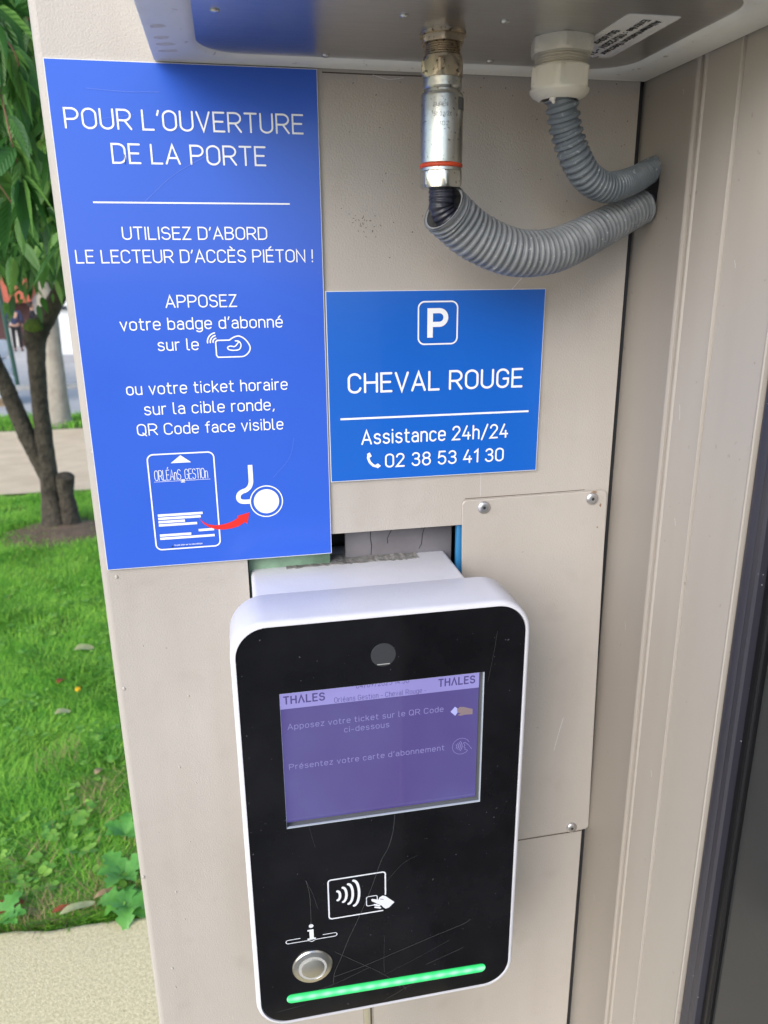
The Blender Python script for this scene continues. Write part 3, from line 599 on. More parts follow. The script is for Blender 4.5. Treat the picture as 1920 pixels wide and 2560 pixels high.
# black glass front with its window
win = [(.1403, 1.0929), (.3139, 1.0929), (.3139, 1.2246), (.1403, 1.2246)]
mb = MB(); plate(mb, rrect(RX0+.0050, RX1-.0050, RZ0+.0050, RZ1-.0050, RR-.005, 12), [win], lambda a, b, d: (a, d, b), -.1192, -.1165)
fr = mb.build('front_glass', 'glass_black', rd, 0)
FY = on_y(-.1192)
mb = MB()                                      # the window's bright cut edge, and the walls down to the display
x0, x1, z0, z1 = .1403, .3139, 1.0929, 1.2246; e = .0009
plate(mb, [(x0+.00005, z0+.00005), (x1-.00005, z0+.00005), (x1-.00005, z1-.00005), (x0+.00005, z1-.00005)], [[(x0+.0003, z0+e), (x1-e, z0+e), (x1-e, z1-.0003), (x0+.0003, z1-.0003)]], lambda a, b, d: (a, d, b), -.1189, -.1172)
mb.build('window_edge', mat('glass_edge', (.45, .5, .56), .2, spec=.8), rd, 0)
mb = MB()
mb.add([(x0, -.1165, z0), (x1, -.1165, z0), (x1, -.1165, z1+.03), (x0, -.1165, z1+.03), (x0, -.1080, z0), (x1, -.1080, z0), (x1, -.1080, z1+.03), (x0, -.1080, z1+.03)], [(0, 1, 5, 4), (1, 2, 6, 5), (2, 3, 7, 6), (3, 0, 4, 7)])
mb.build('window_reveal', mat('reveal_grey', (.15, .16, .17), .3), rd, 0)
mb = MB(); SYY = -.1135
def quad(x0, x1, z0, z1, y): mb.add([(x0, y, z0), (x1, y, z0), (x1, y, z1), (x0, y, z1)], [(0, 1, 2, 3)])
quad(x0, x1, z0, z1+.03, -.1125); mb.build('display_bezel', mat('bezel_grey', (.10, .105, .11), .3), rd, 0)
def screen_mat(name, a, b, e):
    m = mat(name, (.02, .02, .03), .22, coat=.6, bump=.08, bscale=60, bdist=.0004); n = m.node_tree.nodes; l = m.node_tree.links; p = n['Principled BSDF']
    tc = n.new('ShaderNodeTexCoord'); no = n.new('ShaderNodeTexNoise'); no.inputs['Scale'].default_value = 14; l.new(tc.outputs['Object'], no.inputs['Vector'])
    r = n.new('ShaderNodeValToRGB'); r.color_ramp.elements[0].color = (*a, 1); r.color_ramp.elements[1].color = (*b, 1); r.color_ramp.elements[0].position = .3; r.color_ramp.elements[1].position = .7
    l.new(no.outputs[0], r.inputs[0]); l.new(r.outputs[0], p.inputs['Emission Color']); p.inputs['Emission Strength'].default_value = e; return m
mb = MB(); quad(x0, .3110, .0+1.0950, 1.2066, SYY); disp = mb.build('display', screen_mat('screen_purple', (.042, .028, .125), (.050, .044, .150), 1), rd, 0)
mb = MB(); quad(x0, .3110, 1.2067, 1.2400, SYY); mb.build('display_header', screen_mat('screen_header', (.155, .14, .335), (.185, .17, .385), 1), disp, 0)
ZS = on_y(SYY)
lav = mat('screen_text', (.05, .05, .06), .3, emit=(.112, .102, .245), estr=1); hdr = mat('screen_dark_text', (.01, .01, .02), .3, emit=(.045, .035, .12), estr=1)
for s, xa, xb, b, c, t, m, tr in (("THΛLES", .1434, .1779, 1.2110, .0078, .00130, hdr, .30), ("THΛLES", .2746, .3075, 1.2114, .0078, .00130, hdr, .30), ("Orléans Gestion - Cheval Rouge -", .1854, .2642, 1.2077, .0049, .00042, hdr, .26), ("04/09/2025 14:50", .2040, .2490, 1.2188, .0049, .00042, hdr, .26),
                              ("Apposez votre ticket sur le QR Code", .1458, .2797, 1.1870, .0056, .00060, lav, .26), ("ci-dessous", .1930, .2320, 1.1781, .0056, .00060, lav, .26), ("Présentez votre carte d'abonnement", .1453, .2812, 1.1481, .0056, .00060, lav, .26)):
    mb = MB(); text(mb, s, xa, xb, b, c, t, ZS, track=tr, h0=1.5e-4); mb.build('lettering', m, disp, 0)
mb = MB(); poly(mb, [(.2860, 1.1860), (.2900, 1.1905), (.2940, 1.1868), (.2903, 1.1815)], ZS, 2e-4); mb.build('card_picture', mat('card_lilac', (.05, .05, .06), .3, emit=(.22, .23, .45), estr=1), disp, 0)
mb = MB(); poly(mb, [(.2918, 1.1880), (.2945, 1.1898), (.2980, 1.1893), (.3060, 1.1862), (.3060, 1.1810), (.2995, 1.1815), (.2950, 1.1808), (.2925, 1.1820), (.2952, 1.1832), (.2922, 1.1848)], ZS, 2.2e-4); mb.build('hand_picture', mat('hand_tan', (.05, .04, .04), .3, emit=(.12, .09, .10), estr=1), disp, 0)
mb = MB(); stroke(mb, circ(.2964, 1.1500, .0080, 36, 25, 320), .0004, ZS, 1.5e-4)
for k, r in enumerate((.0030, .0046, .0062, .0078)): stroke(mb, circ(.2895, 1.1502, r, 10, -38, 38), .0006, ZS, 1.6e-4+k*1e-5)
stroke(mb, [(.3062, 1.1458), (.3035, 1.1500), (.3000, 1.1535), (.2985, 1.1530), (.3000, 1.1505), (.2988, 1.1490), (.3002, 1.1478), (.2996, 1.1465), (.3022, 1.1452)], .0004, ZS, 2.2e-4)
mb.build('contactless_picture', lav, disp, 0)
# camera eye
mb = MB(); L = []
for r, h in ((.0105, .0001), (.0103, .0004), (.0099, .0004)): L.append([(.2263+r*math.cos(2*PI*k/48), -.1192-h, 1.2505+r*math.sin(2*PI*k/48)) for k in range(48)])
loft(mb, L, False, True); ce = mb.build('camera_eye', 'lens', rd, 0)
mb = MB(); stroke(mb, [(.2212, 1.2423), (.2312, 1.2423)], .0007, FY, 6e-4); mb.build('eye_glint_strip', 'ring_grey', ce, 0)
# contactless pictogram
mb = MB(); w = .0013
stroke(mb, [(.2262, 1.0065), (.2262, 1.0295), (.2256, 1.0312), (.2238, 1.0320), (.1765, 1.0320), (.1747, 1.0312), (.1740, 1.0295), (.1740, .9910), (.1747, .9892), (.1765, .9885), (.2235, .9885)], w, FY, 1.5e-4)
for k, (x, a, b) in enumerate(((.1845, 1.0185, 1.0085), (.1903, 1.0216, 1.0056), (.1961, 1.0246, 1.0025), (.2019, 1.0276, .9994))):
    m_ = (a+b)/2; bulge = .0024+.0009*k; stroke(mb, [(x-bulge+bulge*math.cos(t), m_+(a-b)/2*math.sin(t)) for t in [(-1+2*i/12)*PI/2*.98 for i in range(13)]], .0024, FY, 1.7e-4+k*1e-5)
rr = rrect(.2085, .2185, .9965, 1.0070, .0017, 4); stroke(mb, rr+[rr[0]], .0008, FY, 2.3e-4)
mb.build('contactless_symbol', 'pict', fr, 0)
mb = MB(); poly(mb, [(.2128, 1.0032), (.2138, 1.0038), (.2196, 1.0018), (.2206, 1.0042), (.2236, 1.0056), (.2262, 1.0046), (.2345, .9960), (.2292, .9908), (.2262, .9902), (.2243, .9918), (.2225, .9945), (.2186, .9972), (.2134, 1.0012)], FY, 2.8e-4)
stroke(mb, [(.2158, .9967), (.2205, .9946)], .0018, FY, 2.5e-4); stroke(mb, [(.2165, .9938), (.2212, .9921)], .0018, FY, 2.6e-4)
mb.build('hand_symbol', 'pict', fr, 0)
mb = MB(); stroke(mb, [(.2212, 1.0022), (.2242, 1.0012)], .0006, FY, 3.2e-4); mb.build('hand_line', 'black_ink', fr, 0)
# info symbol
mb = MB(); poly(mb, circ(.1573, .9842, .0021, 20)[:-1], FY, 1.5e-4)
poly(mb, [(.1538, .9802), (.1593, .9802), (.1593, .9704), (.1611, .9704), (.1611, .9686), (.1534, .9686), (.1534, .9704), (.1555, .9704), (.1555, .9784), (.1538, .9784)], FY, 1.5e-4)
stroke(mb, [(.1468, .9722), (.1360, .9722)]+circ(.1360, .9702, .0020, 8, 90, 270)+[(.1540, .9682), (.1575, .9664), (.1612, .9682), (.1785, .9682)]+circ(.1785, .9702, .0020, 8, -90, 90)+[(.1678, .9722)], .0007, FY, 2e-4)
mb.build('information_symbol', 'pict', fr, 0)
# push button
bx, bz = .1568, .9378
def disc_prof(prof, m, name, par):
    mb = MB(); L = [[(bx+r*math.cos(2*PI*k/56), -.1192-h, bz+r*math.sin(2*PI*k/56)) for k in range(56)] for r, h in prof]
    loft(mb, L, False, True); return mb.build(name, m, par, 30)
pb = disc_prof(((.0186, 0), (.0186, .0010), (.0176, .0022), (.0135, .0030), (.0132, .0026)), 'steel', 'push_button', rd)
disc_prof(((.0130, .0024), (.0130, .0031), (.0106, .0031)), 'ring_grey', 'button_ring', pb)
disc_prof(((.0105, .0028), (.0104, .0037), (.0098, .0040)), 'steel_disc', 'button_cap', pb)
# green light bar
LZ = lambda x: .9027-(x-.1316)*.0253
mb = MB(); r = .0052; P0 = (.1316+r, LZ(.1316+r)); P1 = (.3254-r, LZ(.3254-r))
cap = circ(*P1, r, 14, -90, 90)+circ(*P0, r, 14, 90, 270)
capi = circ(*P1, r*.8, 14, -90, 90)+circ(*P0, r*.8, 14, 90, 270)
loft(mb, [[(a, -.1190, b) for a, b in cap], [(a, -.1196, b) for a, b in cap], [(a, -.1200, b) for a, b in capi]], False, True)
m = mat('green_light', (.02, .2, .06), .3); n = m.node_tree.nodes; l = m.node_tree.links; p = n['Principled BSDF']
tc = n.new('ShaderNodeTexCoord'); sp = n.new('ShaderNodeSeparateXYZ'); l.new(tc.outputs['Object'], sp.inputs[0])
mu = n.new('ShaderNodeMath'); mu.operation = 'MULTIPLY'; mu.inputs[1].default_value = 2*PI/.0138; l.new(sp.outputs[0], mu.inputs[0])
si = n.new('ShaderNodeMath'); si.operation = 'SINE'; l.new(mu.outputs[0], si.inputs[0])
# distance from the bar's centre line: hot in the middle, deeper green at the rim
zl = n.new('ShaderNodeMath'); zl.operation = 'MULTIPLY_ADD'; zl.inputs[1].default_value = .0253; l.new(sp.outputs[0], zl.inputs[0]); l.new(sp.outputs[2], zl.inputs[2])
zd = n.new('ShaderNodeMath'); zd.operation = 'SUBTRACT'; zd.inputs[1].default_value = .9027+.1316*.0253; l.new(zl.outputs[0], zd.inputs[0])
za = n.new('ShaderNodeMath'); za.operation = 'ABSOLUTE'; l.new(zd.outputs[0], za.inputs[0])
zr = n.new('ShaderNodeMapRange'); zr.inputs[1].default_value = .0008; zr.inputs[2].default_value = .0050; zr.inputs[3].default_value = 1; zr.inputs[4].default_value = 0; l.new(za.outputs[0], zr.inputs[0])
mr = n.new('ShaderNodeMapRange'); mr.inputs[1].default_value = -1; mr.inputs[2].default_value = 1; mr.inputs[3].default_value = .66; mr.inputs[4].default_value = 1; l.new(si.outputs[0], mr.inputs[0])
mm = n.new('ShaderNodeMath'); mm.operation = 'MULTIPLY'; l.new(mr.outputs[0], mm.inputs[0]); l.new(zr.outputs[0], mm.inputs[1])
cr = n.new('ShaderNodeValToRGB'); cr.color_ramp.elements[0].color = (.0, .26, .05, 1); cr.color_ramp.elements[1].color = (.30, .62, .42, 1); e2 = cr.color_ramp.elements.new(.45); e2.color = (.03, .50, .17, 1)
l.new(mm.outputs[0], cr.inputs[0]); l.new(cr.outputs[0], p.inputs['Emission Color']); p.inputs['Emission Strength'].default_value = .85
mb.build('light_bar', m, rd, 0)
# scratches on the glass
mb = MB()
for i, (P, w) in enumerate((([(.2352, 1.0925), (.2335, 1.075), (.229, 1.058), (.2225, 1.045), (.213, 1.016), (.201, .985), (.191, .962), (.183, .940), (.177, .925), (.1755, .913)], .00028), ([(.1545, 1.036), (.1572, 1.020), (.1575, .995), (.1570, .985)], .00025), ([(.1545, 1.036), (.1600, 1.020), (.1640, 1.003)], .00015),
                         ([(.1760, .920), (.205, .927), (.240, .938), (.275, .949), (.302, .957), (.308, .961)], .00028), ([(.150, .905), (.178, .912), (.210, .924)], .00018), ([(.265, .915), (.285, .922), (.302, .928)], .00022), ([(.225, .912), (.258, .926), (.288, .940)], .00012), ([(.178, .950), (.200, .932), (.222, .914), (.235, .900), (.240, .892)], .00020),
                         ([(.224, .880), (.250, .893), (.262, .897)], .00018), ([(.238, .902), (.246, .888)], .00018), ([(.122, .890), (.150, .893)], .00016), ([(.225, .960), (.224, .930), (.2245, .915)], .00012), ([(.150, 1.15), (.16, 1.09), (.164, 1.07)], .0001), ([(.228, 1.022), (.242, 1.038), (.256, 1.045)], .00013), ([(.3168, 1.215), (.3215, 1.245), (.3235, 1.262)], .00012))):
    mb = MB(); stroke(mb, sm(P), w*.85, FY, 4e-4+i*1e-5); mb.build('scratch', 'scratch', fr, 0)
mb = MB(); tube(mb, [(.2132, -.088, .885), (.2140, -.088, .75), (.2155, -.088, .45), (.2160, -.088, .0)], [.0056]*4, 16); mb.build('support_rod', mat('rod_chrome', (.68, .67, .66), .2, 1), rd, 60)

# ================================================================== outside
SL = .038
def gz(y): return -.045 if y < 1 else -.045-SL*(y-1)
def gp(y): return 0 if y < 1 else -SL*(y-1)
def sheet(name, xs, ys, m, off, kind='structure', wob=0):
    """strip sheet following the falling ground; xs = (left(y), right(y)) functions or numbers"""
    V = []; F = []; nx = 12
    for i, y in enumerate(ys):
        a = xs[0](y) if callable(xs[0]) else xs[0]; b = xs[1](y) if callable(xs[1]) else xs[1]
        for j in range(nx+1):
            x = a+(b-a)*j/nx; V.append((x, y+(wob*math.sin(x*9.1)+wob*.6*math.sin(x*23+1) if i in (0, len(ys)-1) else 0), max(gz(y), -1.53)+off))
    for i in range(len(ys)-1):
        for j in range(nx): a = i*(nx+1)+j; F.append((a, a+1, a+nx+2, a+nx+1))
    mb = MB(); mb.add(V, F); o = mb.build(name, m, None, 0); o['kind'] = kind; return o
MT['soil'] = mat('lawn_soil', (.09, .19, .03), .95, var=(.11, .14, .04), vscale=6, bump=.6, bscale=60, bdist=.02)
MT['earth'] = mat('bare_earth', (.13, .085, .055), .95, var=(.20, .135, .09), vscale=9, bump=.8, bscale=70, bdist=.02)
MT['slab'] = grit(mat('pale_concrete', (.62, .51, .275), .85, var=(.90, .775, .49), vscale=150, vdetail=8, bump=.8, bscale=330, bdist=.003), 95, .66, .76, (.20, .18, .11), .5)
MT['gravel'] = mat('path_gravel', (.60, .465, .315), .9, var=(.70, .56, .39), vscale=3, bump=.4, bscale=80, bdist=.01)
MT['asphalt'] = mat('asphalt', (.24, .23, .215), .85, var=(.29, .28, .26), vscale=40, bump=.4, bscale=200, bdist=.004)
MT['road'] = mat('road_grey', (.40, .40, .41), .8, var=(.46, .46, .47), vscale=2)
MT['pave'] = mat('far_paving', (.38, .37, .36), .85, var=(.44, .43, .42), vscale=2)
MT['kerb'] = mat('kerb_stone', (.40, .39, .37), .8, var=(.48, .47, .45), vscale=6)
sheet('ground', (-220, 220), [-220, .99, 6, 12, 20, 30, 40.1, 300], 'soil', -.006)
mb = MB(); nx = 120; Ls = []
for y, z in ((.955, -.12), (.955, -.012), (.948, -.003), (.935, 0), (-.85, 0), (-.86, -.12)):
    Ls.append([(-4+10*j/nx, y+(-.055*(-4+10*j/nx+.2)*.9+.005*math.sin(j*2.3)+.004*math.sin(j*5.1) if y > 0 else 0), z) for j in range(nx+1)])
loft(mb, Ls, closed=False); o = mb.build('pavement', 'slab', None, 40); o['kind'] = 'structure'
mb = MB(); mb.add([(-200, -200, -.02), (200, -200, -.02), (200, -.87, -.02), (-200, -.87, -.02)], [(0, 1, 2, 3)]); o = mb.build('forecourt', 'asphalt', None, 0); o['kind'] = 'structure'
sheet('path', (-30, 12), [6.05, 7, 8, 9, 9.75], 'gravel', .012, wob=.03)
sheet('road', (-60, 60), [11.3, 13, 15.3], 'road', .006)
sheet('sidewalk', (-60, 60), [15.42, 18, 22, 26, 30, 40], 'pave', .05)
mb = MB()
loft(mb, [[(-60, 15.3, gz(15.3)), (60, 15.3, gz(15.3))], [(-60, 15.3, gz(15.3)+.10), (60, 15.3, gz(15.3)+.10)], [(-60, 15.42, gz(15.42)+.10), (60, 15.42, gz(15.42)+.10)], [(-60, 15.42, gz(15.42)), (60, 15.42, gz(15.42))]], closed=False)
o = mb.build('kerb', 'kerb', None, 0); o['kind'] = 'structure'
mb = MB(); n = 28; L = []
for s, h in ((1, .000), (.8, .02), (.45, .045), (.1, .05)):
    L.append([(-1.16+.40*s*math.cos(2*PI*k/n)*(1+.15*math.sin(3*k)), 4.74+.42*s*math.sin(2*PI*k/n)*(1+.15*math.cos(2*k)), gz(4.74+.42*s*math.sin(2*PI*k/n))-.003+h) for k in range(n)])
loft(mb, L, False, True); o = mb.build('soil', 'earth', None, 60); o['kind'] = 'structure'

# ------------------------------------------------------------------ grass
MT['grass'] = mat('grass_blade', (.19, .50, .05), .5, var=(.30, .60, .085), vscale=3.5, island=.40, transl=.4, spec=.3)
def blades(name, n, region, hmin, hmax, wid, m, label=None):
    X_, Y_ = region(n); n = len(X_)
    Z0 = np.where(Y_ < 1, -.048, -.048-SL*(Y_-1))
    a = RNG.uniform(0, 2*PI, n); clump = np.sin(X_*7.3+1.3*np.sin(Y_*5))*np.cos(Y_*6.1+X_*3)
    a = np.where(RNG.random(n) < .6, 2.2+clump*2.2+RNG.normal(0, .6, n), a)
    hgt = RNG.uniform(hmin, hmax, n)*(1+.25*clump); ln = RNG.uniform(.35, 1.25, n)
    dx, dy = np.cos(a), np.sin(a); wx, wy = -dy*wid*.5*RNG.uniform(.7, 1.3, n), dx*wid*.5
    V = np.zeros((n, 5, 3)); 
    def P(s, h, w, k0, k1):
        bx_ = X_+dx*s*hgt*ln; by_ = Y_+dy*s*hgt*ln; bz_ = Z0+h*hgt
        V[:, k0] = np.stack([bx_-wx*w, by_-wy*w, bz_], 1)
        if k1 is not None: V[:, k1] = np.stack([bx_+wx*w, by_+wy*w, bz_], 1)
    P(0, 0, 1, 0, 1); P(.32, .62, .85, 3, 2); P(1, .88, 0, 4, None)
    idx = np.arange(n)[:, None]*5
    F = np.concatenate([idx+np.array([[0, 1, 2]]), idx+np.array([[0, 2, 3]]), idx+np.array([[3, 2, 4]])])
    o = arr_mesh(name, V.reshape(-1, 3), F, m); o['kind'] = 'stuff'; tag(o, label, 'grass'); return o
def lawn(n):
    k = int(n*.62); Y1 = .90+(5.9-.90)*RNG.random(k)**1.75; t = RNG.random(k); xl = -.61-.275*(Y1-.96); xr = -.13-.19*(Y1-.94)
    X1 = xl+(xr-xl)*t; k2 = n-k; Y2 = RNG.uniform(.93, 6.0, k2); X2 = RNG.uniform(-3.4, 1.0, k2)
    X_ = np.concatenate([X1, X2]); Y_ = np.concatenate([Y1, Y2])
    ok = ~((X_ > -.02) & (Y_ < 1.0)) & (Y_ > .955-.05*(X_+.2)+.012)
    ds = ((X_+1.16)/.38)**2+((Y_-4.74)/.40)**2; ok &= (ds > 1) | (RNG.random(len(X_)) < .25)
    thin = (np.sin(X_*4.1+2)*np.sin(Y_*3.7) > .75) | ((Y_ > 4.1) & (RNG.random(len(X_)) < .25)); ok &= ~(thin & (RNG.random(len(X_)) < .6))
    return X_[ok], Y_[ok]
blades('grass', 150000, lawn, .028, .065, .0036, 'grass', 'green lawn grass growing left of the cabinet up to the tree')
def far(n): return RNG.uniform(-6, 3, n), RNG.uniform(9.85, 11.2, n)
blades('grass', 9000, far, .06, .12, .012, 'grass', 'narrow far strip of grass between the gravel path and the road')
MT['straw'] = mat('dry_grass', (.30, .23, .10), .7, island=.25)
def dry(n):
    c = [(-.47, 1.02, .035), (-.42, 1.0, .05), (-.52, 1.2, .04), (-.30, 1.12, .07), (-.55, 1.75, .05), (-.40, 1.42, .06), (-.36, 1.53, .05), (-.17, 1.08, .05), (-.30, 1.02, .06), (-.95, 4.2, .4), (-.22, 1.18, .05)]
    pk = RNG.integers(0, len(c), n); cc = np.array(c)[pk]; return cc[:, 0]+RNG.normal(0, 1, n)*cc[:, 2], np.maximum(cc[:, 1]+RNG.normal(0, 1, n)*cc[:, 2], .985)
blades('dry_grass', 1300, dry, .045, .085, .0026, 'straw', 'patches of dry straw coloured grass in the lawn')
# clover and small broad leaves among the grass (ground cover)
MT['clover'] = mat('clover_leaf', (.20, .44, .07), .5, island=.35, transl=.3)
V = []; F = []
def leaflet(c, r, tilt, az, k=7, notch=.25):
    o = len(V); R = Euler((tilt, 0, az)).to_matrix(); c = Vector(c); V.append(tuple(c))
    for i in range(k):
        t = 2*PI*i/k; q = r*(1-notch*(1 if i == 0 else 0)); V.append(tuple(c+R@Vector((q*math.cos(t), q*math.sin(t), .15*r))))
    for i in range(k): F.append((o, o+1+i, o+1+(i+1) % k))
for i in range(420):
    y = .99+random.random()**1.8*2.6; xl = -.62-.275*(y-.96); xr = -.13-.19*(y-.94); x = random.uniform(xl, xr)
    if math.sin(x*11+y*3)*math.sin(y*7-x*4) < -.05: continue
    if x > -.03 and y < 1.05: continue
    h = random.uniform(.035, .06); r = random.uniform(.005, .012)*(1.2 if y < 1.4 else 1); a0 = random.uniform(0, 6)
    for k in range(3): leaflet((x+r*.95*math.cos(a0+2.1*k), y+r*.95*math.sin(a0+2.1*k), gz(y)+h), r, random.uniform(-.4, .4), a0+2.1*k)
o = arr_mesh('clover', np.array(V), np.array(F), 'clover'); o['kind'] = 'stuff'; tag(o, 'bright green clover scattered through the lawn near the pavement', 'clover')
# lobed weeds at the pavement's edge
MT['weed'] = mat('weed_leaf', (.10, .33, .055), .42, var=(.16, .43, .08), vscale=30, transl=.25, bump=.3, bscale=120, bdist=.003)
def weed(x, y, n, size, label, seed):
    rg = random.Random(seed); t = thing('weed_plant', label, 'weed', (x, y, gz(y)))
    for i in range(n):
        a = rg.uniform(-.4, .4)+2*PI*i/n; L = size*rg.uniform(.75, 1.15); mb = MB(); vs = []; fs = []; m = 12
        for k in range(m+1):
            u = k/m; w = L*.30*(math.sin(PI*min(1, u**.8*1.02))**.6)*(1+.32*math.sin(u*22+i)); h = .05+L*.75*math.sin(u*1.9)*.5-(.045*u*u if y < 1 else 0)
            d = Vector((math.cos(a), math.sin(a), 0)); sd = Vector((-d.y, d.x, 0)); p = Vector((x, y, gz(y)))+d*L*u+Vector((0, 0, h))
            vs += [p-sd*w+Vector((0, 0, w*.35)), p, p+sd*w+Vector((0, 0, w*.35))]
        for k in range(m): q = k*3; fs += [(q, q+1, q+4, q+3), (q+1, q+2, q+5, q+4)]
        mb.add(vs, fs); mb.build('leaf', 'weed', t, 60)
weed(-.235, .985, 7, .085, 'lobed green weed spilling over the pavement edge against the cabinet', 1)
weed(-.255, 1.10, 6, .08, 'lobed green weed in the grass behind the one on the pavement edge', 2)
weed(-.545, 1.00, 6, .075, 'green weed at the pavement edge in the bottom left of the lawn', 3)
weed(-.275, 1.27, 5, .06, 'small dark green weed beside the cabinet further back', 5)
def dead_leaf(x, y, z, s, az, m, label):
    mb = MB(); vs = []; fs = []; m_ = 8
    for k in range(m_+1):
        u = k/m_; w = s*(.13 if 'stick' in label or 'stalk' in label else .27)*math.sin(PI*u)**.7*(1+.15*math.sin(9*u)); c = math.cos(az); q = math.sin(az); lift = .005*math.sin(u*5)+.004
        p = Vector((x+c*s*(u-.5), y+q*s*(u-.5), z+lift)); sd = Vector((-q, c, 0))
        vs += [p-sd*w+Vector((0, 0, .15*w)), p, p+sd*w+Vector((0, 0, .4*w))]
    for k in range(m_): j = k*3; fs += [(j, j+1, j+4, j+3), (j+1, j+2, j+5, j+4)]
    mb.add(vs, fs); tag(mb.build('fallen_leaf', m, None, 60), label, 'leaf', 'dead leaves lying in the lawn')
MT['rustleaf'] = mat('rust_leaf', (.30, .075, .02), .6, var=(.20, .045, .015), vscale=60); MT['tanleaf'] = mat('tan_leaf', (.42, .30, .17), .6, var=(.30, .19, .10), vscale=60); MT['greyleaf'] = mat('pale_leaf', (.36, .40, .20), .6, var=(.30, .30, .14), vscale=60)
dead_leaf(-.535, 1.035, gz(1.03)+.055, .085, .5, 'rustleaf', 'rust red dead leaf curled in the lower left of the lawn by the pavement')
dead_leaf(-.385, 1.005, gz(1.0)+.05, .075, .2, 'rustleaf', 'brown dead leaf at the pavement edge under the pale stalk')
dead_leaf(-.355, .992, gz(1.0)+.06, .09, .35, 'greyleaf', 'pale straw leaf stalk at the pavement edge beside the brown leaf')
dead_leaf(-.290, 1.035, gz(1.0)+.055, .07, .45, 'tanleaf', 'tan stick shaped leaf in the grass near the pavement edge')
dead_leaf(-.60, 2.05, gz(2.05)+.045, .06, .3, 'greyleaf', 'greyish white dead leaf halfway up the lawn at the left')
dead_leaf(-.62, 2.62, gz(2.6)+.045, .09, .1, 'greyleaf', 'large pale green leaf lying farther up the lawn')
dead_leaf(-.66, 2.32, gz(2.3)+.045, .05, 1.2, 'rustleaf', 'orange brown leaf in the middle of the lawn')
dead_leaf(-.40, 1.62, gz(1.6)+.045, .045, 1.0, 'tanleaf', 'light brown leaf on the lawn above the dry patch')
mb = MB(); lathe(mb, -.57, 2.2, [(gz(2.2)+.055, .004), (gz(2.2)+.06, .011), (gz(2.2)+.068, .010), (gz(2.2)+.070, .003)], 14)
fl = thing('dandelion', 'single yellow dandelion flower in the lawn', 'flower', (-.57, 2.2, gz(2.2))); mb.build('flower_head', mat('yellow_petal', (.75, .42, .01), .6), fl)
mb = MB(); tube(mb, [(-.57, 2.2, gz(2.2)), (-.568, 2.2, gz(2.2)+.03), (-.57, 2.2, gz(2.2)+.056)], [.0016]*3, 8); mb.build('stem', 'weed', fl)

# ------------------------------------------------------------------ cherry tree
MT['bark'] = mat('cherry_bark', (.035, .028, .021), .9, var=(.085, .070, .052), vscale=16, vdetail=8, bump=1, bscale=38, bdist=.02)
MT['bark2'] = mat('pale_bark', (.27, .24, .205), .9, var=(.36, .33, .28), vscale=7, vdetail=6, bump=.5, bscale=30, bdist=.02)
MT['moss'] = mat('moss', (.10, .16, .02), .95, var=(.05, .08, .015), vscale=30, bump=.9, bscale=90, bdist=.01)
MT['twig'] = mat('red_twig', (.24, .10, .065), .6)
lm = mat('cherry_leaf', (.10, .25, .055), .36, island=.55, transl=.45, spec=.5); MT['leaf'] = lm
n = lm.node_tree.nodes; l = lm.node_tree.links; uv = n.new('ShaderNodeUVMap'); sp = n.new('ShaderNodeSeparateXYZ'); l.new(uv.outputs[0], sp.inputs[0])
ab = n.new('ShaderNodeMath'); ab.operation = 'ABSOLUTE'; l.new(sp.outputs[0], ab.inputs[0])
ma = n.new('ShaderNodeMath'); ma.operation = 'MULTIPLY_ADD'; ma.inputs[1].default_value = -.22; l.new(ab.outputs[0], ma.inputs[0]); l.new(sp.outputs[1], ma.inputs[2])
mu = n.new('ShaderNodeMath'); mu.operation = 'MULTIPLY'; mu.inputs[1].default_value = 62; l.new(ma.outputs[0], mu.inputs[0])
si = n.new('ShaderNodeMath'); si.operation = 'SINE'; l.new(mu.outputs[0], si.inputs[0])
bp_ = n.new('ShaderNodeBump'); bp_.inputs['Strength'].default_value = .3; bp_.inputs['Distance'].default_value = .0025; l.new(si.outputs[0], bp_.inputs['Height']); l.new(bp_.outputs[0], n['Principled BSDF'].inputs['Normal'])
def leaves(name, pos, size, down, m, par, fold=.35):
    """pos (n,3): petiole ends; each leaf a folded, drooping blade of 8 quads"""
    n = len(pos); az = RNG.uniform(0, 2*PI, n); dip = np.clip(RNG.normal(down, .35, n), -.4, 1.5)
    D = np.stack([np.cos(az)*np.cos(dip), np.sin(az)*np.cos(dip), -np.sin(dip)], 1)
    S = np.cross(D, np.array([0, 0, 1.])); S /= np.linalg.norm(S, axis=1)[:, None]+1e-9
    roll = RNG.normal(0, .7, n); N = np.cross(S, D); S2 = S*np.cos(roll)[:, None]+N*np.sin(roll)[:, None]; N2 = np.cross(S2, D)
    L = size*RNG.uniform(.5, 1.25, n)[:, None]; prof = [(0, .0), (.14, .125), (.38, .19), (.65, .15), (1.0, .006)]
    V = np.zeros((n, 15, 3)); UV = np.zeros((n, 15, 2))
    for k, (u, w) in enumerate(prof):
        c = pos+D*L*u+np.array([0, 0, -1.])*L*(.22*u*u)
        V[:, k*3] = c-S2*L*w+N2*L*w*fold; V[:, k*3+1] = c; V[:, k*3+2] = c+S2*L*w+N2*L*w*fold
        UV[:, k*3] = (-w/.19, u); UV[:, k*3+1] = (0, u); UV[:, k*3+2] = (w/.19, u)
    q = []
    for k in range(4): a = k*3; q += [[a, a+1, a+4, a+3], [a+1, a+2, a+5, a+4]]
    F = (np.arange(n)[:, None, None]*15+np.array(q)[None]).reshape(-1, 4)
    return arr_mesh(name, V.reshape(-1, 3), F, m, par, 1, UV.reshape(-1, 2))
tr = thing('cherry_tree', 'dark barked cherry tree with drooping leaves and several stems on the lawn', 'tree', (-1.2, 4.88, gz(4.88)))
mb = MB()
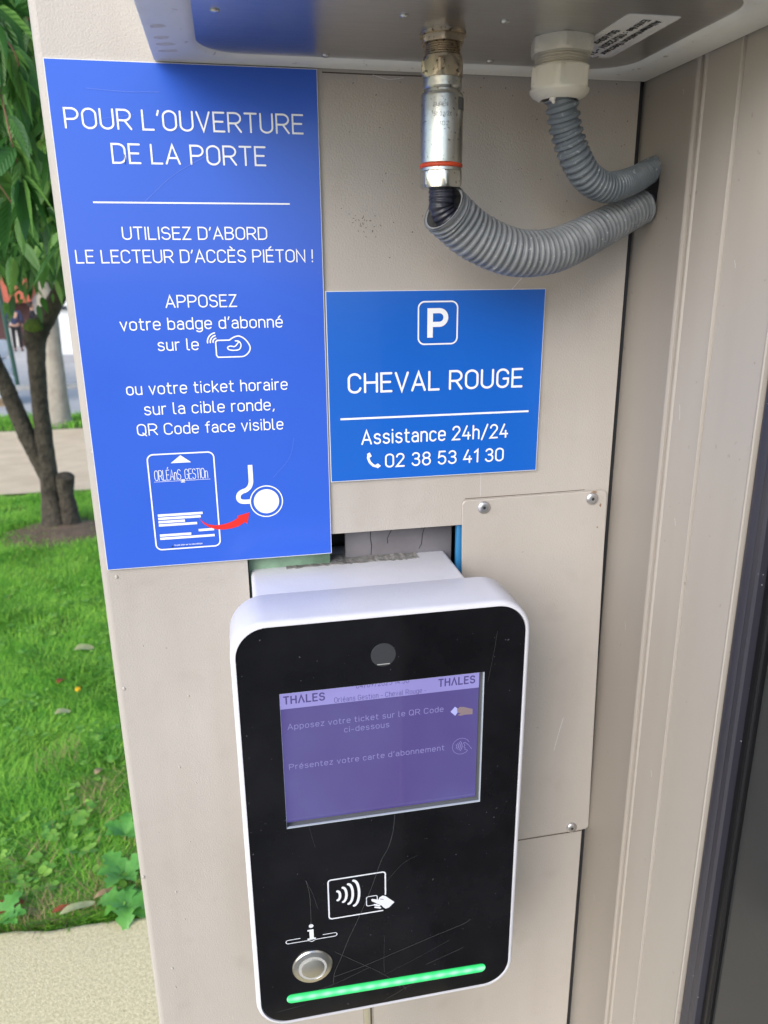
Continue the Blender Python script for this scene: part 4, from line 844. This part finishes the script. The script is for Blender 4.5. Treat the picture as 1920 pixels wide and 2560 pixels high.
tube(mb, [(-1.19, 4.88, -.24), (-1.205, 4.88, -.10), (-1.205, 4.88, .06), (-1.20, 4.88, .33), (-1.19, 4.88, .75), (-1.165, 4.88, 1.08), (-1.125, 4.88, 1.21), (-1.02, 4.87, 1.36), (-.86, 4.80, 1.62), (-.65, 4.6, 2.05), (-.45, 4.2, 2.7)], [.13, .088, .066, .060, .053, .060, .066, .056, .05, .042, .03], 18, jit=.05, samples=90)
tube(mb, [(-1.20, 4.90, .10), (-1.24, 4.90, .28), (-1.31, 4.89, .50), (-1.37, 4.88, .75), (-1.44, 4.86, 1.02), (-1.58, 4.75, 1.5), (-1.75, 4.5, 2.1), (-1.9, 4.1, 2.9)], [.05, .060, .058, .055, .052, .046, .04, .03], 16, jit=.05, samples=70)
tube(mb, [(-1.10, 4.86, -.22), (-1.095, 4.86, -.08), (-1.10, 4.86, .06), (-1.095, 4.86, .16), (-1.085, 4.855, .20), (-1.08, 4.85, .225)], [.085, .062, .052, .060, .062, .02], 16, jit=.06, samples=40)
tube(mb, [(-1.175, 4.87, 1.10), (-1.185, 4.85, 1.18), (-1.18, 4.84, 1.22)], [.055, .05, .02], 14, jit=.06)
tube(mb, [(-.93, 4.83, 1.5), (-1.0, 4.7, 1.8), (-1.05, 4.2, 2.2), (-.95, 3.4, 2.5), (-.7, 2.5, 2.75), (-.5, 1.9, 2.65)], [.045, .04, .034, .026, .018, .010], 10, jit=.04)
tube(mb, [(-1.7, 4.55, 2.0), (-1.6, 3.9, 2.5), (-1.3, 3.0, 2.8), (-1.0, 2.2, 2.85)], [.04, .03, .02, .01], 10, jit=.04)
mb.build('trunk', 'bark', tr, 80)
mb = MB(); L = []
for r, h in ((.05, 0), (.045, .012), (.03, .022), (.008, .026)): L.append([(-1.145+r*1.2*math.cos(2*PI*k/14)*(1+.2*math.sin(4*k)), 4.845-.045+r*.6*math.sin(2*PI*k/14)-h, 1.235+r*math.sin(2*PI*k/14)*.8+h) for k in range(14)])
loft(mb, L, False, True); mb.build('moss_patch', 'moss', tr, 60)
mb = MB(); TW = []
def twig(pts, r=.0022): tube(mb, pts, [r, r*.9, r*.7, r*.5][:max(2, min(4, len(pts)))], 7); TW.append(spline(pts, 26))
twig([(-.345, 1.40, 2.18), (-.350, 1.37, 2.00), (-.338, 1.35, 1.86), (-.328, 1.345, 1.78), (-.322, 1.34, 1.735)])
twig([(-.38, 1.50, 2.2), (-.36, 1.47, 2.10), (-.325, 1.45, 2.04), (-.315, 1.44, 1.98)])
twig([(-.30, 1.65, 2.3), (-.33, 1.62, 2.1), (-.36, 1.6, 1.95), (-.37, 1.6, 1.86)])
rg = random.Random(5)
for i in range(46):
    y = rg.uniform(1.5, 4.2); f = (y+.665)/2.0; x = rg.uniform(-.40, -.20)*f+.02; z0 = rg.uniform(1.95, 2.9)+.1*(y-1.5)
    twig([(x, y, z0+.25), (x+rg.uniform(-.05, .05), y, z0), (x+rg.uniform(-.08, .08), y-.05, z0-.22), (x+rg.uniform(-.1, .1), y-.08, max(z0-.45, 1.62))])
mb.build('twig', 'twig', tr, 60)
pos = []
for ti, C in enumerate(TW):
    for k, c in enumerate(C[2:]):
        for q in range(2 if ti < 3 or k % 2 else 1):
            if ti < 3 and q and k % 2: continue
            pos.append((c.x+rg.uniform(-.012, .012), c.y+rg.uniform(-.012, .012), c.z+rg.uniform(-.01, .01)))
leaves('leaf_cluster', np.array(pos), .105, 1.05, 'leaf', tr)
n0 = 30000; U = RNG.normal(0, 1, (n0, 3)); U /= np.linalg.norm(U, axis=1)[:, None]; U *= RNG.random((n0, 1))**.4
P = np.array([-1.05, 3.5, 2.85])+U*np.array([1.9, 2.0, 1.38]); P = P+RNG.normal(0, .05, P.shape)
Y2 = RNG.uniform(1.6, 5.0, 11000); fr_ = (Y2+.665); X2 = .1208+fr_*RNG.uniform(-.30, -.13, 11000); Z2 = RNG.uniform(1.60, 3.1, 11000)+.0*Y2
P = np.concatenate([P, np.stack([X2, Y2, Z2], 1)])
gap = np.sin(P[:, 0]*5.1+1)*np.sin(P[:, 1]*4.3)*np.sin(P[:, 2]*5.7+.5)
ok = (P[:, 2] > 1.50+.10*np.sin(P[:, 0]*7+P[:, 1]*3)+.04*P[:, 1]*0) & ~((P[:, 0] > -.15) & (P[:, 1] < 1.2)) & (P[:, 1] > 1.35) & (gap < .42) & ((P[:, 0] < -.12) | (P[:, 2] > 2.5))
leaves('foliage', P[ok], .088, .85, 'leaf', tr)

# ------------------------------------------------------------------ background: second tree, street, buildings, people
def far_tree(x, y, h, r0, cr, label, nleaf, name, bark, seed):
    t = thing(name, label, 'tree', (x, y, gz(y))); rg = random.Random(seed); g = gz(y); mb = MB()
    tube(mb, [(x, y, g-.1), (x+.0, y, g+.25), (x+.03, y, g+h*.3), (x+.05, y, g+h*.55), (x, y, g+h*.8)], [r0*1.5, r0*1.1, r0*.9, r0*.75, r0*.3], 18, jit=.03)
    for k in range(6):
        a = 2*PI*k/6+rg.random(); zz = g+h*(.45+.05*k)
        tube(mb, [(x+.04, y, zz), (x+cr*.4*math.cos(a), y+cr*.4*math.sin(a), zz+h*.12), (x+cr*.8*math.cos(a), y+cr*.8*math.sin(a), zz+h*.2)], [r0*.4, r0*.25, r0*.08], 8)
    mb.build('trunk', bark, t, 70)
    U = RNG.normal(0, 1, (nleaf, 3)); U /= np.linalg.norm(U, axis=1)[:, None]; U *= RNG.random((nleaf, 1))**.35
    c = np.array([x, y, g+h*.72]); lump = 1+.16*np.sin(U[:, :1]*6+seed)*np.sin(U[:, 1:2]*5); P = c+U*lump*np.array([cr, cr, h*.32])
    k = np.sin(P[:, 0]*2.7)*np.sin(P[:, 1]*2.3+1)*np.sin(P[:, 2]*2.9); leaves('crown', P[k < .35], .22, .6, 'leaf_far', t)
    return t
MT['leaf_far'] = mat('far_leaf', (.09, .20, .04), .5, island=.45, transl=.3)
far_tree(-2.22, 10.2, 6.2, .125, 2.3, 'pale grey barked tree standing beyond the gravel path', 7000, 'street_tree', 'bark2', 2)
far_tree(-6.2, 12.5, 7.5, .16, 2.8, 'tall leafy tree far off to the left across the lawn', 5000, 'street_tree', 'bark2', 9)
MT['moss2'] = MT['moss']
MT['render_white'] = mat('white_render', (.80, .80, .80), .8, var=(.76, .76, .76), vscale=2)
MT['plinth'] = mat('grey_plinth', (.36, .36, .38), .8)
wb = thing('white_building', 'white rendered building with a grey plinth across the street', 'building', (-2, 24, gz(23)))
g = gz(22.4)
mb = MB(); rbox(mb, -5.05, 9, 22.5, 30, g+.28, 6.5); mb.build('wall', 'render_white', wb, 0)
mb = MB(); rbox(mb, -5.08, 9.03, 22.44, 30.03, g-.1, g+.28); mb.build('plinth', 'plinth', wb, 0)
mb = MB(); rbox(mb, -4.55, -4.30, 22.38, 22.5, .65, .75, .02); mb.build('wall_lamp', 'gasket', wb)
mb = MB(); rbox(mb, -5.3, 9.3, 22.2, 30.3, 6.5, 6.75); mb.build('roof', 'plinth', wb, 0)
for x in (-2.6, .4, 3.4):
    mb = MB(); rbox(mb, x, x+1.1, 22.44, 22.5, 1.6, 3.4); f_ = mb.build('window', 'plinth', wb, 0); mb = MB(); rbox(mb, x+.08, x+1.02, 22.42, 22.439, 1.68, 3.32); mb.build('pane', 'pane', f_, 0)
sb = thing('shop_building', 'pale shop building with orange red awning and dark doorway far back', 'building', (-10, 35, -1.5))
MT['shop_wall'] = mat('shop_wall', (.66, .65, .63), .8, var=(.6, .59, .57), vscale=1); MT['awning'] = mat('awning_orange', (.40, .09, .05), .7); MT['door_dark'] = mat('dark_red_door', (.07, .022, .022), .6)
mb = MB(); rbox(mb, -16, -3.5, 34, 40, -1.6, 7); mb.build('wall', 'shop_wall', sb, 0)
mb = MB(); mb.add([(-9.9, 33.98, 1.55), (-7.6, 33.98, 1.55), (-7.6, 32.8, .75), (-9.9, 32.8, .75), (-9.9, 32.8, .55), (-7.6, 32.8, .55), (-9.9, 33.98, .9), (-7.6, 33.98, .9)], [(0, 1, 2, 3), (3, 2, 5, 4), (0, 3, 4, 6), (1, 7, 5, 2), (6, 4, 5, 7)]); mb.build('awning', 'awning', sb, 0)
for x0, x1 in ((-9.75, -8.95), (-8.55, -7.85)):
    mb = MB(); rbox(mb, x0, x1, 33.93, 33.99, -1.45, .72); mb.build('door', 'door_dark', sb, 0)
mb = MB(); rbox(mb, -13.5, -10.6, 33.9, 33.99, -.9, .8); wf = mb.build('shop_window', 'plinth', sb, 0); mb = MB(); rbox(mb, -13.4, -10.7, 33.87, 33.899, -.8, .7); mb.build('pane', mat('sky_pane', (.25, .30, .34), .15), wf, 0)
ps = thing('green_post', 'slim dark green steel post on the far pavement', 'post', (-3.96, 15.6, gz(15.6)+.05))
MT['green_paint'] = mat('green_paint', (.035, .10, .075), .45); g = gz(15.6)+.05
mb = MB(); tube(mb, [(-4.10, 15.6, g-.02), (-4.115, 15.6, g+.5), (-4.22, 15.6, g+3.2)], [.05, .045, .04], 18); mb.build('pole', 'green_paint', ps); mb = MB(); lathe(mb, -4.22, 15.6, [(g+3.2, .06), (g+3.24, .085), (g+3.40, .07), (g+3.46, .015)], 18); mb.build('finial', 'green_paint', ps)
wr = thing('wrapped_pallet', 'white plastic wrapped stack at the left edge below the green post', 'pallet', (-4.0, 13.0, gz(13)))
MT['wrap'] = mat('white_wrap', (.66, .69, .74), .3, var=(.58, .61, .67), vscale=5, bump=.6, bscale=9, bdist=.06)
g = gz(13.0)+.012
for k in range(3):
    mb = MB(); rbox(mb, -4.55+.02*k, -3.55-.015*k, 12.6, 13.4, g+.14+.30*k, g+.425+.30*k, .04, 3); mb.build('wrapped_block', 'wrap', wr, 50)
mb = MB(); 
for y in (12.65, 12.98, 13.3): rbox(mb, -4.53, -3.57, y, y+.1, g, g+.10)
rbox(mb, -4.55, -3.55, 12.6, 13.42, g+.102, g+.135); mb.build('pallet', mat('pallet_wood', (.28, .2, .12), .8), wr, 0)

def skin(name, bones, m, par):
    """bones: dict of name -> (pos, radius, parent)"""
    me = bpy.data.meshes.new(name); keys = list(bones); ix = {k: i for i, k in enumerate(keys)}
    me.from_pydata([bones[k][0] for k in keys], [(ix[bones[k][2]], ix[k]) for k in keys if bones[k][2]], [])
    o = bpy.data.objects.new(name, me); COL.objects.link(o); md = o.modifiers.new('s', 'SKIN'); md.use_smooth_shade = True
    for i, k in enumerate(keys):
        sv = me.skin_vertices[0].data[i]; r = bones[k][1]; sv.radius = r if isinstance(r, tuple) else (r, r); sv.use_root = bones[k][2] is None
    sd = o.modifiers.new('d', 'SUBSURF'); sd.levels = 2; sd.render_levels = 2
    dg = bpy.context.evaluated_depsgraph_get(); dg.update(); me2 = bpy.data.meshes.new_from_object(o.evaluated_get(dg)); bpy.data.objects.remove(o)
    return link(name, me2, m, par, 80)
def person(x, y, face, label, jacket, trousers, hairm, arm_bend, stride):
    g = gz(y)+.05; t = thing('person', label, 'person', (x, y, g)); R = Matrix.Rotation(face, 3, 'Z')
    def p(a, b, c): v = R@Vector((a, b, 0)); return (x+v.x, y+v.y, g+c)
    B = {'hip': (p(0, 0, .95), (.13, .10), None), 'waist': (p(0, 0, 1.08), (.13, .10), 'hip'), 'chest': (p(0, 0, 1.30), (.16, .11), 'waist'), 'neck': (p(0, 0, 1.46), .055, 'chest'), 'jaw': (p(0, -.015, 1.55), .07, 'neck'), 'head': (p(0, -.01, 1.64), .088, 'jaw'), 'crown': (p(0, 0, 1.71), .055, 'head')}
    Jk = {'hip': (p(0, 0, .90), (.155, .12), None), 'waist': (p(0, 0, 1.08), (.15, .115), 'hip'), 'chest': (p(0, 0, 1.30), (.175, .125), 'waist'), 'collar': (p(0, 0, 1.45), .065, 'chest')}
    Tr = {'hip': (p(0, 0, .93), (.145, .115), None)}
    for s, sg in (('l', -1), ('r', 1)):
        st = stride*sg
        B['th'+s] = (p(.09*sg, 0, .85), .08, 'hip'); B['kn'+s] = (p(.10*sg, st*.4, .48), .055, 'th'+s); B['an'+s] = (p(.10*sg, st, .09), .038, 'kn'+s); B['toe'+s] = (p(.115*sg, st-.15, .03), .035, 'an'+s)
        Tr['th'+s] = (p(.09*sg, 0, .84), .092, 'hip'); Tr['kn'+s] = (p(.10*sg, st*.4, .48), .072, 'th'+s); Tr['an'+s] = (p(.10*sg, st, .10), .058, 'kn'+s)
        B['sh'+s] = (p(.19*sg, 0, 1.39), .055, 'chest'); B['el'+s] = (p(.25*sg, .03, 1.12), .042, 'sh'+s); B['wr'+s] = (p(.22*sg, -.12*arm_bend, .90+.14*arm_bend), .030, 'el'+s); B['ha'+s] = (p(.215*sg, -.19*arm_bend, .82+.18*arm_bend), (.035, .02), 'wr'+s)
        for q in range(4): B[f'f{q}{s}'] = (p(.215*sg+.012*(q-1.5), -.21*arm_bend-.02, .74+.20*arm_bend+.006*abs(q-1)), .009, 'ha'+s)
        B['t'+s] = (p(.19*sg, -.19*arm_bend-.03, .80+.18*arm_bend), .010, 'ha'+s)
        Jk['sh'+s] = (p(.19*sg, 0, 1.39), .072, 'chest'); Jk['el'+s] = (p(.25*sg, .03, 1.12), .058, 'sh'+s); Jk['wr'+s] = (p(.22*sg, -.11*arm_bend, .92+.13*arm_bend), .045, 'el'+s)
    skin('body', B, 'skin', t); skin('jacket', Jk, jacket, t); skin('trousers', Tr, trousers, t)
    skin('hair', {'a': (p(0, .02, 1.66), .092, None), 'b': (p(0, .015, 1.73), .07, 'a'), 'c': (p(0, .05, 1.58), .06, 'a')}, hairm, t)
    for sg in (-1, 1): skin('shoe', {'a': (p(.10*sg, stride*sg+.03, .06), .05, None), 'b': (p(.112*sg, stride*sg-.10, .04), .045, 'a'), 'c': (p(.116*sg, stride*sg-.18, .03), .03, 'b')}, 'black_cloth', t)
MT['skin'] = mat('skin', (.42, .24, .17), .6); MT['navy_cloth'] = mat('navy_cloth', (.022, .03, .075), .85); MT['black_cloth'] = mat('black_cloth', (.012, .012, .016), .85); MT['hair_dark'] = mat('hair_dark', (.025, .018, .014), .7); MT['red_cloth'] = mat('dark_red_cloth', (.10, .02, .02), .85)
person(-7.50, 29.6, PI+.1, 'person in a navy jacket and black trousers seen from behind across the street', 'navy_cloth', 'black_cloth', 'hair_dark', .5, .06)
person(-7.02, 30.3, PI*.6, 'person in dark clothes standing right of the person in navy', 'black_cloth', 'black_cloth', 'hair_dark', .9, .03)
